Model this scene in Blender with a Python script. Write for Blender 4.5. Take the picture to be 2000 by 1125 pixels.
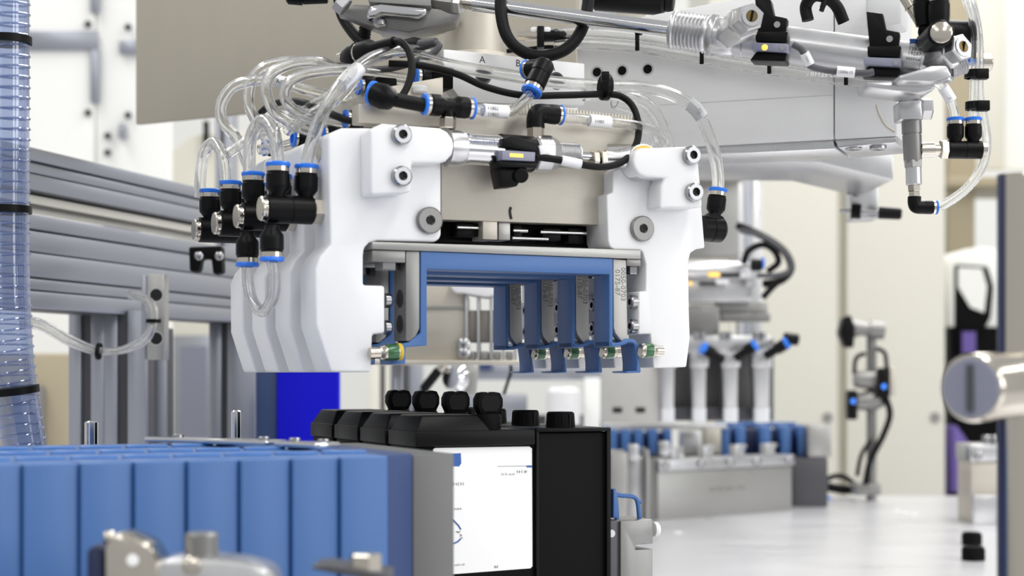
import bpy, bmesh, math, random
from mathutils import Vector, Matrix
random.seed(7)
scene = bpy.context.scene
COL = scene.collection
for o in list(bpy.data.objects):
    bpy.data.objects.remove(o)

# ------------------------------------------------------------------ camera
# photograph: 2000 x 1125, level camera with a rising front (horizon on row HY)
F, CX, HY = 3240.0, 1000.0, 730.0
EYE = 1180.0                      # lens height in mm above the hall floor
cam_d = bpy.data.cameras.new('camera')
cam = bpy.data.objects.new('camera', cam_d)
COL.objects.link(cam)
cam.location = (0, 0, EYE / 1000)
cam.rotation_euler = (math.pi / 2, 0, 0)
cam_d.sensor_width = 36.0
cam_d.lens = F / 2000 * 36
cam_d.shift_y = (HY - 562.5) / 2000
cam_d.clip_start = 0.02
cam_d.clip_end = 60
cam_d.dof.use_dof = True
cam_d.dof.focus_distance = 1.09
cam_d.dof.aperture_fstop = 9.0
scene.camera = cam

# ------------------------------------------------------------------ light
world = bpy.data.worlds.new('hall_light')
scene.world = world
world.use_nodes = True
wn = world.node_tree.nodes
wn['Background'].inputs[0].default_value = (0.97, 0.985, 1.0, 1)
wn['Background'].inputs[1].default_value = 0.8

def area_light(name, loc, rot, sx, sy, power, col=(1, 0.985, 0.96)):
    d = bpy.data.lights.new(name, 'AREA')
    d.shape = 'RECTANGLE'; d.size = sx; d.size_y = sy; d.energy = power; d.color = col
    o = bpy.data.objects.new(name, d); COL.objects.link(o)
    o.location = loc; o.rotation_euler = rot
    return o
# fluorescent luminaire rows of the hall ceiling (the hall is open towards the right and behind the camera)
for x in (-1.6, 1.2, 4.0):
    for y in (-3.6, -0.6, 2.4, 5.0):
        area_light('ceiling_luminaire', (x, y, 3.6), (0, 0, 0), 0.45, 2.2, 34 if x < 0 else 52)
# unseen area lights added right of the camera to brighten upright faces
for y in (-3.2, -0.9):
    area_light('side_fill', (5.0, y, 2.2), (0, math.radians(78), math.radians(14)), 1.8, 1.9, 60, (0.97, 0.985, 1.0))

scene.view_settings.view_transform = 'Standard'
scene.view_settings.look = 'None'
scene.view_settings.exposure = -0.5
scene.view_settings.gamma = 1.0
scene.view_settings.use_curve_mapping = False

# ------------------------------------------------------------------ materials
def lin(c):
    return tuple(((v / 255) / 12.92 if v / 255 <= 0.04045 else ((v / 255 + 0.055) / 1.055) ** 2.4) for v in c) + (1,)

MATS = {}
def mat(name, col, rough=0.5, metal=0.0, var=0.0, vscale=8.0, stretch=(1, 1, 1), bump=0.0, bscale=60.0,
        coat=0.0, emit=0.0, spec=0.5, sss=0.0, rvar=0.0):
    m = bpy.data.materials.new(name); m.use_nodes = True
    nt = m.node_tree; b = nt.nodes['Principled BSDF']
    c = lin(col)
    b.inputs['Base Color'].default_value = c
    b.inputs['Roughness'].default_value = rough
    b.inputs['Metallic'].default_value = metal
    b.inputs['Specular IOR Level'].default_value = spec
    if coat: b.inputs['Coat Weight'].default_value = coat
    if sss:
        b.inputs['Subsurface Weight'].default_value = sss
        b.inputs['Subsurface Scale'].default_value = 0.004
        b.inputs['Subsurface Radius'].default_value = (1, 1, 1)
    if emit:
        b.inputs['Emission Color'].default_value = c
        b.inputs['Emission Strength'].default_value = emit
    tc = nt.nodes.new('ShaderNodeTexCoord')
    mp = nt.nodes.new('ShaderNodeMapping'); mp.inputs['Scale'].default_value = stretch
    nt.links.new(tc.outputs['Object'], mp.inputs[0])
    nz = nt.nodes.new('ShaderNodeTexNoise'); nz.inputs['Scale'].default_value = vscale; nz.inputs['Detail'].default_value = 5
    nt.links.new(mp.outputs[0], nz.inputs['Vector'])
    if var:
        mx = nt.nodes.new('ShaderNodeMix'); mx.data_type = 'RGBA'
        mx.inputs[6].default_value = tuple(v * (1 - var) for v in c[:3]) + (1,)
        mx.inputs[7].default_value = tuple(min(1, v * (1 + var)) for v in c[:3]) + (1,)
        nt.links.new(nz.outputs['Fac'], mx.inputs[0]); nt.links.new(mx.outputs[2], b.inputs['Base Color'])
    if rvar:
        mr = nt.nodes.new('ShaderNodeMapRange')
        mr.inputs['To Min'].default_value = max(0.02, rough - rvar); mr.inputs['To Max'].default_value = rough + rvar
        nt.links.new(nz.outputs['Fac'], mr.inputs[0]); nt.links.new(mr.outputs[0], b.inputs['Roughness'])
    if bump:
        n2 = nt.nodes.new('ShaderNodeTexNoise'); n2.inputs['Scale'].default_value = bscale; n2.inputs['Detail'].default_value = 3
        nt.links.new(mp.outputs[0], n2.inputs['Vector'])
        bp = nt.nodes.new('ShaderNodeBump'); bp.inputs['Strength'].default_value = bump; bp.inputs['Distance'].default_value = 0.0006
        nt.links.new(n2.outputs['Fac'], bp.inputs['Height']); nt.links.new(bp.outputs[0], b.inputs['Normal'])
    MATS[name] = m
    return m

mat('white_plastic', (240, 240, 241), 0.38, var=0.02, vscale=30, sss=0.25)
mat('white_paint', (250, 250, 246), 0.5, var=0.02)
mat('cream_paint', (232, 229, 216), 0.45, var=0.015, vscale=2)
mat('tan_paint', (176, 164, 138), 0.5, var=0.03, vscale=2)
mat('blue_plastic', (68, 108, 166), 0.4, var=0.04, vscale=25)
mat('blue_gloss', (76, 124, 190), 0.22, var=0.06, vscale=14, rvar=0.08)
mat('blue_collar', (38, 122, 235), 0.3)
mat('vivid_blue', (18, 18, 208), 0.6, spec=0.15)
mat('dark_blue', (44, 66, 112), 0.5)
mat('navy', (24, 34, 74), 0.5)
mat('purple', (104, 84, 160), 0.5)
mat('black_plastic', (11, 11, 12), 0.38, spec=0.16)
mat('black_rubber', (14, 14, 15), 0.5, spec=0.2)
mat('black_matte', (10, 10, 11), 0.55, spec=0.1, bump=0.2, bscale=700)
mat('grey_cable', (78, 78, 82), 0.5)
mat('alum', (172, 171, 168), 0.38, 0.75, var=0.06, vscale=40, stretch=(1, 1, 9), bump=0.1, bscale=160, rvar=0.08)
mat('alum_plate', (200, 194, 182), 0.45, 0.6, var=0.10, vscale=18, stretch=(1, 1, 3), bump=0.12, bscale=150, rvar=0.1)
mat('alum_bright', (204, 204, 205), 0.3, 0.92, var=0.05, vscale=30, stretch=(4, 4, 1), bump=0.06, bscale=200, rvar=0.07)
mat('alum_beam', (228, 228, 228), 0.42, 0.3, var=0.04, vscale=10, stretch=(1, 1, 14), bump=0.06, bscale=120)
mat('profile', (168, 171, 180), 0.38, 0.85, var=0.05, vscale=8)
mat('beige_sheet', (190, 183, 168), 0.5, 0.35, var=0.035, vscale=6, stretch=(6, 6, 1), bump=0.06, bscale=220)
mat('steel', (140, 139, 137), 0.36, 0.7, var=0.08, vscale=50, stretch=(8, 8, 1), bump=0.08, bscale=240)
mat('dark_steel', (82, 82, 86), 0.45, 0.4, var=0.08, vscale=30)
mat('engraving', (128, 126, 122), 0.5, 0.2)
mat('chrome', (214, 214, 216), 0.1, 1.0)
mat('nickel', (205, 198, 186), 0.18, 1.0, var=0.04)
mat('blade_steel', (188, 186, 182), 0.42, 0.2, var=0.07, vscale=40, stretch=(8, 8, 1))
mat('screw', (170, 170, 172), 0.26, 1.0, var=0.04)
mat('bronze', (122, 104, 66), 0.35, 0.8)
mat('brass', (190, 155, 80), 0.3, 0.9)
mat('table_metal', (224, 224, 228), 0.3, 0.45, var=0.05, vscale=6, stretch=(1, 3, 1), bump=0.05, bscale=40, rvar=0.08)
mat('floor_paint', (150, 152, 154), 0.5, var=0.05, vscale=2)
mat('label_paper', (250, 250, 250), 0.5)
mat('print_black', (40, 40, 44), 0.6)
mat('print_grey', (150, 150, 155), 0.6)
mat('print_blue', (48, 96, 170), 0.5)
mat('green_band', (44, 98, 58), 0.3, 0.2, coat=0.5)
mat('yellow', (224, 190, 48), 0.4)
mat('led_yellow', (255, 205, 90), 0.4, emit=1.2)
mat('led_blue', (70, 140, 250), 0.4, emit=0.8)
mat('sensor_grey', (140, 142, 160), 0.4)
mat('end_grey', (112, 112, 112), 0.5, 0.4, var=0.08, vscale=14)
mat('socket_dark', (34, 33, 32), 0.5, 0.5)
mat('clear_cup', (226, 228, 230), 0.2, coat=0.5)
mat('blue_tape', (60, 140, 250), 0.6)

def clear_mat(name, tint, edge, body=0.10, edge_mix=0.75, rough=0.08, sharp=1.0):
    """clear plastic wall: see-through head-on, glossy and milky towards grazing angles"""
    m = bpy.data.materials.new(name); m.use_nodes = True
    nt = m.node_tree; nt.nodes.clear()
    out = nt.nodes.new('ShaderNodeOutputMaterial')
    tr = nt.nodes.new('ShaderNodeBsdfTransparent'); tr.inputs[0].default_value = lin(tint)
    df = nt.nodes.new('ShaderNodeBsdfPrincipled')
    df.inputs['Base Color'].default_value = lin(edge); df.inputs['Roughness'].default_value = rough
    df.inputs['Specular IOR Level'].default_value = 0.9
    lw = nt.nodes.new('ShaderNodeLayerWeight'); lw.inputs[0].default_value = 0.5
    nz = nt.nodes.new('ShaderNodeTexNoise'); nz.inputs['Scale'].default_value = 40
    mr = nt.nodes.new('ShaderNodeMapRange')
    mr.inputs['To Min'].default_value = body; mr.inputs['To Max'].default_value = edge_mix
    ep = nt.nodes.new('ShaderNodeMath'); ep.operation = 'POWER'; ep.inputs[1].default_value = sharp
    nt.links.new(lw.outputs['Facing'], ep.inputs[0]); nt.links.new(ep.outputs[0], mr.inputs[0])
    ad = nt.nodes.new('ShaderNodeMath'); ad.operation = 'MULTIPLY_ADD'; ad.inputs[1].default_value = 0.05
    nt.links.new(nz.outputs['Fac'], ad.inputs[0]); nt.links.new(mr.outputs[0], ad.inputs[2])
    mx = nt.nodes.new('ShaderNodeMixShader')
    nt.links.new(ad.outputs[0], mx.inputs[0]); nt.links.new(tr.outputs[0], mx.inputs[1]); nt.links.new(df.outputs[0], mx.inputs[2])
    gl = nt.nodes.new('ShaderNodeBsdfGlossy'); gl.inputs['Roughness'].default_value = 0.06
    m2 = nt.nodes.new('ShaderNodeMixShader')
    pw = nt.nodes.new('ShaderNodeMath'); pw.operation = 'POWER'; pw.inputs[1].default_value = 2.0
    l2 = nt.nodes.new('ShaderNodeLayerWeight'); l2.inputs[0].default_value = 0.5
    nt.links.new(l2.outputs['Facing'], pw.inputs[0])
    fr = nt.nodes.new('ShaderNodeMath'); fr.operation = 'MULTIPLY_ADD'; fr.inputs[1].default_value = 0.38; fr.inputs[2].default_value = 0.08
    nt.links.new(pw.outputs[0], fr.inputs[0])
    nt.links.new(fr.outputs[0], m2.inputs[0]); nt.links.new(mx.outputs[0], m2.inputs[1]); nt.links.new(gl.outputs[0], m2.inputs[2])
    nt.links.new(m2.outputs[0], out.inputs[0])
    MATS[name] = m
def glassy(name, ior, see, tint):
    """clear plastic with real refraction, lightened by a share of straight transmission"""
    m = bpy.data.materials.new(name); m.use_nodes = True
    nt = m.node_tree; nt.nodes.clear()
    out = nt.nodes.new('ShaderNodeOutputMaterial')
    gl = nt.nodes.new('ShaderNodeBsdfPrincipled')
    gl.inputs['Base Color'].default_value = lin(tint); gl.inputs['Transmission Weight'].default_value = 1.0
    gl.inputs['IOR'].default_value = ior
    nz = nt.nodes.new('ShaderNodeTexNoise'); nz.inputs['Scale'].default_value = 30
    mr = nt.nodes.new('ShaderNodeMapRange'); mr.inputs['To Min'].default_value = 0.01; mr.inputs['To Max'].default_value = 0.08
    nt.links.new(nz.outputs['Fac'], mr.inputs[0]); nt.links.new(mr.outputs[0], gl.inputs['Roughness'])
    tr = nt.nodes.new('ShaderNodeBsdfTransparent'); tr.inputs[0].default_value = lin((250, 250, 250))
    mx = nt.nodes.new('ShaderNodeMixShader'); mx.inputs[0].default_value = see
    nt.links.new(gl.outputs[0], mx.inputs[1]); nt.links.new(tr.outputs[0], mx.inputs[2]); nt.links.new(mx.outputs[0], out.inputs[0])
    MATS[name] = m
glassy('clear_tube', 1.42, 0.12, (252, 252, 251))
clear_mat('clear_hose', (214, 222, 240), (150, 166, 204), 0.16, 0.55)
clear_mat('clear_pane', (246, 247, 247), (238, 240, 240), 0.05, 0.4)

# ------------------------------------------------------------------ geometry helpers (mm)
class Frame:
    """vertical plane frame: a runs along the plane, d away from the viewer, z up (relative to lens height)"""
    def __init__(s, ox, oy, deg):
        s.ox, s.oy, s.p = ox, oy, math.radians(deg)
        s.c, s.s = math.cos(s.p), math.sin(s.p)
    def pos(s, a, d, z):
        return Vector((s.ox + a * s.c - d * s.s, s.oy + a * s.s + d * s.c, EYE + z))
    def on(s, px, py, d=0.0):
        t = (px - CX) / F
        a = (t * (s.oy + d * s.c) - s.ox + d * s.s) / (s.c - t * s.s)
        Y = s.oy + a * s.s + d * s.c
        return a, -(py - HY) * Y / F
    def pt(s, px, py, d=0.0):
        a, z = s.on(px, py, d); return s.pos(a, d, z)
    def ax(s): return Vector((s.c, s.s, 0))
    def nv(s): return Vector((-s.s, s.c, 0))

def P(px, py, Y):
    return Vector(((px - CX) * Y / F, Y, EYE - (py - HY) * Y / F))
def C(Y): return Frame(0, Y, 0)
M = Frame(0, 1000, 24.8)                 # the transfer gripper and its containers
PITCH = 51.5
def wv(k): return M.nv() * (PITCH * k)

def spline(pts, k=8):
    pts = [Vector(p) for p in pts]
    if len(pts) < 3: return pts
    e = [pts[0] * 2 - pts[1]] + pts + [pts[-1] * 2 - pts[-2]]
    out = []
    for i in range(1, len(e) - 2):
        p0, p1, p2, p3 = e[i - 1], e[i], e[i + 1], e[i + 2]
        for j in range(k):
            t = j / k
            out.append(0.5 * ((2 * p1) + (p2 - p0) * t + (2 * p0 - 5 * p1 + 4 * p2 - p3) * t * t + (3 * p1 - p0 - 3 * p2 + p3) * t ** 3))
    out.append(pts[-1])
    return out

class G:
    def __init__(s): s.v = []; s.f = []
    def add(s, vs, fs):
        n = len(s.v); s.v += [Vector(v) for v in vs]; s.f += [tuple(i + n for i in f) for f in fs]; return s
    def prism_az(s, fr, pts, d0, d1):
        n = len(pts)
        vs = [fr.pos(a, d0, z) for a, z in pts] + [fr.pos(a, d1, z) for a, z in pts]
        fs = [tuple(range(n)), tuple(range(2 * n - 1, n - 1, -1))] + [(i, i + n, (i + 1) % n + n, (i + 1) % n) for i in range(n)]
        return s.add(vs, fs)
    def prism(s, fr, px, d0, d1):
        return s.prism_az(fr, [fr.on(x, y, d0) for x, y in px], d0, d1)
    def box(s, fr, a0, a1, d0, d1, z0, z1):
        return s.prism_az(fr, [(a0, z0), (a1, z0), (a1, z1), (a0, z1)], d0, d1)
    def pbox(s, fr, x0, y0, x1, y1, d0, d1):
        ym, xm = (y0 + y1) / 2, (x0 + x1) / 2
        return s.box(fr, fr.on(x0, ym, d0)[0], fr.on(x1, ym, d0)[0], d0, d1, fr.on(xm, y1, d0)[1], fr.on(xm, y0, d0)[1])
    def plan(s, fr, ad, z0, z1):
        n = len(ad)
        vs = [fr.pos(a, d, z0) for a, d in ad] + [fr.pos(a, d, z1) for a, d in ad]
        fs = [tuple(range(n)), tuple(range(2 * n - 1, n - 1, -1))] + [(i, i + n, (i + 1) % n + n, (i + 1) % n) for i in range(n)]
        return s.add(vs, fs)
    def rev(s, A, B, prof, n=24, frac=False, rot=0.0):
        """solid of revolution about A->B; prof = [(distance along axis, radius)]"""
        A, B = Vector(A), Vector(B); ax = (B - A); L = ax.length; ax.normalize()
        up = Vector((0, 0, 1)) if abs(ax.z) < 0.9 else Vector((1, 0, 0))
        e1 = ax.cross(up).normalized(); e2 = ax.cross(e1)
        vs, fs, rings = [], [], []
        for t, r in prof:
            c = A + ax * (t * L if frac else t)
            if r < 1e-6:
                rings.append([len(vs)]); vs.append(c)
            else:
                rings.append(list(range(len(vs), len(vs) + n)))
                vs += [c + (e1 * math.cos(rot + 2 * math.pi * k / n) + e2 * math.sin(rot + 2 * math.pi * k / n)) * r for k in range(n)]
        for a, b in zip(rings, rings[1:]):
            if len(a) == 1 and len(b) == 1: continue
            for k in range(n):
                k2 = (k + 1) % n
                if len(a) == 1: fs.append((a[0], b[k2], b[k]))
                elif len(b) == 1: fs.append((a[k], a[k2], b[0]))
                else: fs.append((a[k], a[k2], b[k2], b[k]))
        if len(rings[0]) > 1: fs.append(tuple(rings[0]))
        if len(rings[-1]) > 1: fs.append(tuple(reversed(rings[-1])))
        return s.add(vs, fs)
    def cyl(s, A, B, r, n=24, ch=0.0):
        L = (Vector(B) - Vector(A)).length
        pr = [(0, r), (L, r)] if not ch else [(0, r - ch), (ch, r), (L - ch, r), (L, r - ch)]
        return s.rev(A, B, pr, n)
    def tube(s, path, r, n=10, caps=True):
        path = [Vector(p) for p in path]; vs, fs = [], []
        t = (path[1] - path[0]).normalized()
        up = Vector((0, 0, 1)) if abs(t.z) < 0.9 else Vector((1, 0, 0))
        e1 = t.cross(up).normalized()
        for i, p in enumerate(path):
            if i == 0: t = (path[1] - path[0])
            elif i == len(path) - 1: t = path[-1] - path[-2]
            else: t = path[i + 1] - path[i - 1]
            t.normalize(); e1 = (e1 - t * e1.dot(t)).normalized(); e2 = t.cross(e1)
            vs += [p + (e1 * math.cos(2 * math.pi * k / n) + e2 * math.sin(2 * math.pi * k / n)) * r for k in range(n)]
        for i in range(len(path) - 1):
            for k in range(n):
                k2 = (k + 1) % n
                fs.append((i * n + k, i * n + k2, (i + 1) * n + k2, (i + 1) * n + k))
        if caps:
            fs.append(tuple(range(n))); fs.append(tuple(range(len(vs) - 1, len(vs) - 1 - n, -1)))
        return s.add(vs, fs)
    def pipe(s, path, r, ri, n=16):
        """tube with a real wall: outer and bore surfaces joined at the ends"""
        o, i = G().tube(path, r, n, caps=False), G().tube(path, ri, n, caps=False)
        k = len(o.v); fs = list(o.f) + [tuple(q + k for q in reversed(f_)) for f_ in i.f]
        for e in (0, k - n):
            for q in range(n):
                q2 = (q + 1) % n; fs.append((e + q, e + q2, k + e + q2, k + e + q))
        return s.add(o.v + i.v, fs)
    def text(s, txt, origin, ex, ey, size, align='LEFT', thick=0.15):
        cu = bpy.data.curves.new('t', 'FONT'); cu.body = txt; cu.size = size; cu.align_x = align; cu.align_y = 'CENTER'
        cu.extrude = thick; cu.resolution_u = 2
        ob = bpy.data.objects.new('t', cu); COL.objects.link(ob)
        bpy.context.view_layer.update()
        me = bpy.data.meshes.new_from_object(ob)
        ex, ey = Vector(ex).normalized(), Vector(ey).normalized(); ez = ex.cross(ey)
        s.add([Vector(origin) + ex * v.co.x + ey * v.co.y + ez * v.co.z for v in me.vertices], [tuple(p.vertices) for p in me.polygons])
        bpy.data.objects.remove(ob); bpy.data.curves.remove(cu); bpy.data.meshes.remove(me)
        return s
    def smudge(s, o, ex, ey, n, h):
        """row of illegible small print: short upright strokes of uneven height and spacing"""
        ex, ey = Vector(ex).normalized(), Vector(ey).normalized(); x = 0.0
        for q in range(n):
            hh = h * (0.55 + 0.45 * random.random())
            a = Vector(o) + ex * x - ey * (h * .5)
            s.tube([a, a + ey * hh], 0.16, 4)
            if random.random() < .6: s.tube([a + ey * hh * .5, a + ey * hh * .5 + ex * h * .4], 0.14, 4)
            x += h * (0.42 + 0.4 * random.random())
        return s
    def bounds(s):
        xs = [v.x for v in s.v]; ys = [v.y for v in s.v]; zs = [v.z for v in s.v]
        return (min(xs) + max(xs)) / 2, (min(ys) + max(ys)) / 2, min(zs)
    def mesh(s, name, base, bevel=0.0, seg=2, smooth=38.0):
        bm = bmesh.new(); b = Vector(base)
        vs = [bm.verts.new((v - b) * 0.001) for v in s.v]
        for f in s.f:
            try: bm.faces.new([vs[i] for i in f])
            except ValueError: pass
        bmesh.ops.recalc_face_normals(bm, faces=bm.faces)
        if bevel:
            es = [e for e in bm.edges if len(e.link_faces) == 2 and e.calc_face_angle(0) > math.radians(30)]
            bmesh.ops.bevel(bm, geom=es, offset=bevel * 0.001, segments=seg, profile=0.5, affect='EDGES', clamp_overlap=True)
        for f in bm.faces: f.smooth = True
        lim = math.radians(smooth)
        for e in bm.edges:
            e.smooth = len(e.link_faces) == 2 and e.calc_face_angle(0) < lim
        me = bpy.data.meshes.new(name); bm.to_mesh(me); bm.free()
        return me

def tagp(o, label=None, cat=None, group=None, kind=None):
    if label: o['label'] = label
    if cat: o['category'] = cat
    if group: o['group'] = group
    if kind: o['kind'] = kind
    return o

def single(name, g, m, label=None, cat=None, group=None, kind=None, bevel=0.0, seg=2, smooth=38.0):
    base = g.bounds(); me = g.mesh(name, base, bevel, seg, smooth); me.materials.append(MATS[m])
    o = bpy.data.objects.new(name, me); COL.objects.link(o); o.location = Vector(base) * 0.001
    return tagp(o, label, cat, group, kind or 'thing')

class Thing:
    def __init__(s, name, label=None, cat=None, group=None, kind=None):
        s.root = bpy.data.objects.new(name, None); s.root.empty_display_size = 0.02
        COL.objects.link(s.root); s.base = None
        tagp(s.root, label, cat, group, kind or 'thing')
    def part(s, name, g, m, parent=None, bevel=0.0, seg=2, smooth=38.0, label=None, kind=None):
        if s.base is None:
            s.base = Vector(g.bounds()); s.root.location = s.base * 0.001
        me = g.mesh(name, s.base, bevel, seg, smooth); me.materials.append(MATS[m])
        o = bpy.data.objects.new(name, me); COL.objects.link(o); o.parent = parent or s.root
        if label: o['label'] = label
        if kind: o['kind'] = kind
        return o

def copy_tree(o, off=None, parent=None, label=None):
    c = o.copy(); COL.objects.link(c)
    if parent is not None: c.parent = parent
    if off is not None: c.location = o.location + Vector(off) * 0.001
    if label: c['label'] = label
    for ch in o.children: copy_tree(ch, None, c)
    return c

def screw(t, c, n, r, h=None, name='screw', parent=None):
    """socket head cap screw at c, head rising along n"""
    c, n = Vector(c), Vector(n).normalized(); h = h or r * 1.1
    sc = t.part(name, G().rev(c, c + n * h, [(-0.5, 0), (-0.5, r), (h - r * .18, r), (h, r * .84), (h, r * .46), (h - r * .5, r * .42), (h - r * .5, 0)], 20), 'screw', parent)
    if parent is None:
        t.part('socket', G().rev(c, c + n * h, [(h - r * .45, 0), (h - r * .45, r * .42), (h - r * .42, r * .42), (h - r * .42, 0)], 6), 'socket_dark', sc)
    return sc

def hexnut(t, A, B, r, m='nickel', name='hex_nut', parent=None):
    L = (Vector(B) - Vector(A)).length
    return t.part(name, G().rev(A, B, [(0, r * .9), (L * .12, r), (L * .88, r), (L, r * .9)], 6, rot=0.3), m, parent, smooth=15)

def port(t, A, dirv, R=6.7, L=21.0, name='port', parent=None, neck=0.62):
    """push-in port: black body, metal ring and blue release collar"""
    A = Vector(A); d = Vector(dirv).normalized(); B = A + d * L
    b = t.part(name, G().rev(A, B, [(0, R * neck), (.10 * L, R * neck), (.26 * L, R * .98), (.36 * L, R), (.66 * L, R), (.68 * L, R * .93), (.76 * L, R * .93), (.76 * L, 0)], 22), 'black_plastic', parent)
    t.part('ring', G().rev(A, B, [(.74 * L, R * .80), (.74 * L, R * .95), (.87 * L, R * .95), (.87 * L, R * .8)], 22), 'nickel', b)
    t.part('collar', G().rev(A, B, [(.86 * L, R * .60), (.87 * L, R * .97), (.90 * L, R * 1.03), (.97 * L, R * 1.03), (L, R * .95), (L, R * .60), (.88 * L, R * .58)], 22), 'blue_collar', b)
    return b

def tie(name, c, axis, r, label, group=None, w=3.2):
    """cable tie round a bundle, with its lock head"""
    c, axis = Vector(c), Vector(axis).normalized()
    t = Thing(name, label, 'cable tie', group)
    A, B = c - axis * w / 2, c + axis * w / 2
    t.part('strap', G().rev(A, B, [(0, r), (0, r + 1.1), (w, r + 1.1), (w, r), (0, r)], 20), 'black_plastic')
    return t

def tie_head(t, c, sx=4.5, sz=5.0):
    c = Vector(c)
    fr = Frame(c.x, c.y, 0)
    t.part('lock_head', G().box(fr, -sx / 2, sx / 2, -3, 3, c.z - EYE - sz / 2, c.z - EYE + sz / 2), 'black_plastic', bevel=0.6)

def pp(*pts): return spline([P(*p) for p in pts])

# ================================================================== setting
TZ = -230.0                                    # table top below the lens
W0 = C(0.0)
single('floor', G().box(W0, -7000, 7000, -4000, 8000, -EYE - 40, -EYE), 'floor_paint', kind='structure', label='grey painted hall floor', cat='floor')
single('wall_back', G().box(W0, -7000, 7000, 7200, 7350, -EYE, 2900), 'white_paint', kind='structure', label='white wall at the back of the hall', cat='wall')

t = Thing('machine_table', 'wide brushed metal machine table under the containers and nests', 'table')
t.part('table_top', G().box(W0, -1500, 1600, 420, 3130, TZ - 25, TZ), 'table_metal', bevel=2)
for x in (-1400, 1500):
    for y in (500, 3050):
        t.part('leg', G().box(W0, x - 40, x + 40, y - 40, y + 40, -EYE, TZ - 25), 'profile', bevel=3)

# --- cream cabinet with tall door panels behind the table, right
f = C(4300)
t = Thing('tall_cabinet', 'tall cream painted cabinet with flat doors behind the table', 'cabinet')
t.part('carcass', G().box(f, f.on(1385, 0)[0], f.on(1852, 0)[0], 40, 500, -EYE, 1500), 'cream_paint')
for x0, x1 in ((1385, 1636), (1654, 1846)):
    d = t.part('door', G().box(f, f.on(x0, 0)[0], f.on(x1, 0)[0], 0, 38, -EYE + 60, 1480), 'cream_paint', bevel=4)
    t.part('lock', G().rev(f.pt(x1 - 20, 815), f.pt(x1 - 20, 815, -6), [(0, 14), (6, 12), (6, 0)], 14), 'alum', d)
# --- things in the gap right of the cabinet
f = C(5200)
t = Thing('storage_rack', 'tan steel rack with a light grey panel at the upper right edge', 'rack')
t.part('post', G().pbox(f, 1852, -60, 1905, 560, 0, 80), 'tan_paint', bevel=6)
t.part('panel', G().pbox(f, 1905, -60, 1962, 330, 0, 30), 'cream_paint', bevel=4)
t.part('shelf', G().pbox(f, 1852, 345, 2080, 365, -60, 300), 'tan_paint', bevel=4)
t.part('back', G().pbox(f, 1962, -60, 2120, 330, 60, 80), 'white_paint')
t.part('lower_post', G().box(f, f.on(1860, 0)[0], f.on(1895, 0)[0], 0, 80, -EYE, f.on(1860, 560)[1]), 'tan_paint')
f = C(4600)
t = Thing('hall_machine', 'white rounded machine hood with black interior beside the cream cabinet', 'machine')
g = G(); hood = [(1852, 640), (1852, 520), (1862, 498), (1890, 486), (1925, 482), (1965, 490), (1985, 520), (1990, 640)]
t.part('hood', g.prism(f, hood, 0, 300), 'white_paint', bevel=10)
t.part('window_frame', G().prism(f, [(1866, 516), (1930, 520), (1942, 560), (1936, 620), (1905, 680), (1866, 690)], -12, 20), 'black_matte', bevel=6)
t.part('window', G().prism(f, [(1872, 522), (1918, 524), (1928, 560), (1922, 610), (1896, 600), (1872, 560)], -18, -10), 'white_paint')
t.part('base', G().box(f, f.on(1855, 0)[0], f.on(1990, 0)[0], 0, 300, -EYE, f.on(1900, 640)[1]), 'black_matte')
t.part('display', G().pbox(f, 1880, 648, 1906, 690, -26, -6), 'purple')
f = C(4450)
t = Thing('purple_bin', 'purple plastic bin standing low beside the cream cabinet', 'bin')
t.part('shell', G().prism(f, [(1860, 832), (1868, 830), (1897, 870), (1897, 1300), (1860, 1300)], 0, 100), 'purple', bevel=6)
t.part('rim', G().pbox(f, 1856, 962, 1902, 975, -10, 10), 'black_matte')

# --- white guard wall, upper left, with its grey strips and bolts
f = C(3250)
t = Thing('wall_left', 'white guard wall with grey strips behind the corrugated hose', kind='structure')
t.part('panel', G().box(f, f.on(-220, 0)[0], f.on(184, 0)[0], 0, 40, -EYE, 1400), 'white_paint', bevel=3)
t.part('panel', G().box(f, f.on(186, 0)[0], f.on(330, 0)[0], 6, 40, -EYE, 1400), 'white_paint', bevel=3)
for r in ((40, 60, 190, 97), (176, -40, 193, 24), (176, 97, 193, 200), (232, 78, 275, 105)):
    t.part('strip', G().pbox(f, *r, -10, 2), 'sensor_grey' if r[0] > 240 else 'profile', bevel=2)
for x, y in ((172, 47), (172, 220), (250, 53), (250, 225), (210, 265), (210, 298)):
    t.part('bolt', G().rev(f.pt(x, y), f.pt(x, y, -10), [(0, 7), (8, 7), (10, 5), (10, 0)], 12), 'dark_steel')
t.part('latch', G().pbox(f, 231, 240, 244, 270, -20, 4), 'profile', bevel=3)

# --- cream housing behind the fittings and the openings under the beams
f = C(3600)
t = Thing('cream_housing', 'cream machine housing behind the aluminium beams', 'housing')
t.part('body', G().prism(f, [(315, 312), (375, 262), (600, 250), (600, 1300), (315, 1300)], 0, 300), 'cream_paint', bevel=6)
t.part('seam', G().pbox(f, 397, 236, 406, 300, -14, 2), 'black_matte')
t.part('window_frame', G().pbox(f, 330, 655, 408, 900, -20, 2), 'profile', bevel=3)
t.part('pane', G().pbox(f, 352, 676, 404, 900, -24, -18), 'sensor_grey')
f = C(2900)
t = Thing('tan_enclosure', 'tan enclosure low behind the corrugated hose', 'housing')
t.part('body', G().box(f, f.on(-60, 0)[0], f.on(140, 0)[0], 0, 200, TZ, f.on(0, 690)[1]), 'tan_paint', bevel=8)
t.part('cover', G().box(f, f.on(40, 0)[0], f.on(92, 0)[0], -60, 0, TZ, f.on(0, 752)[1]), 'profile', bevel=8)

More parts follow.
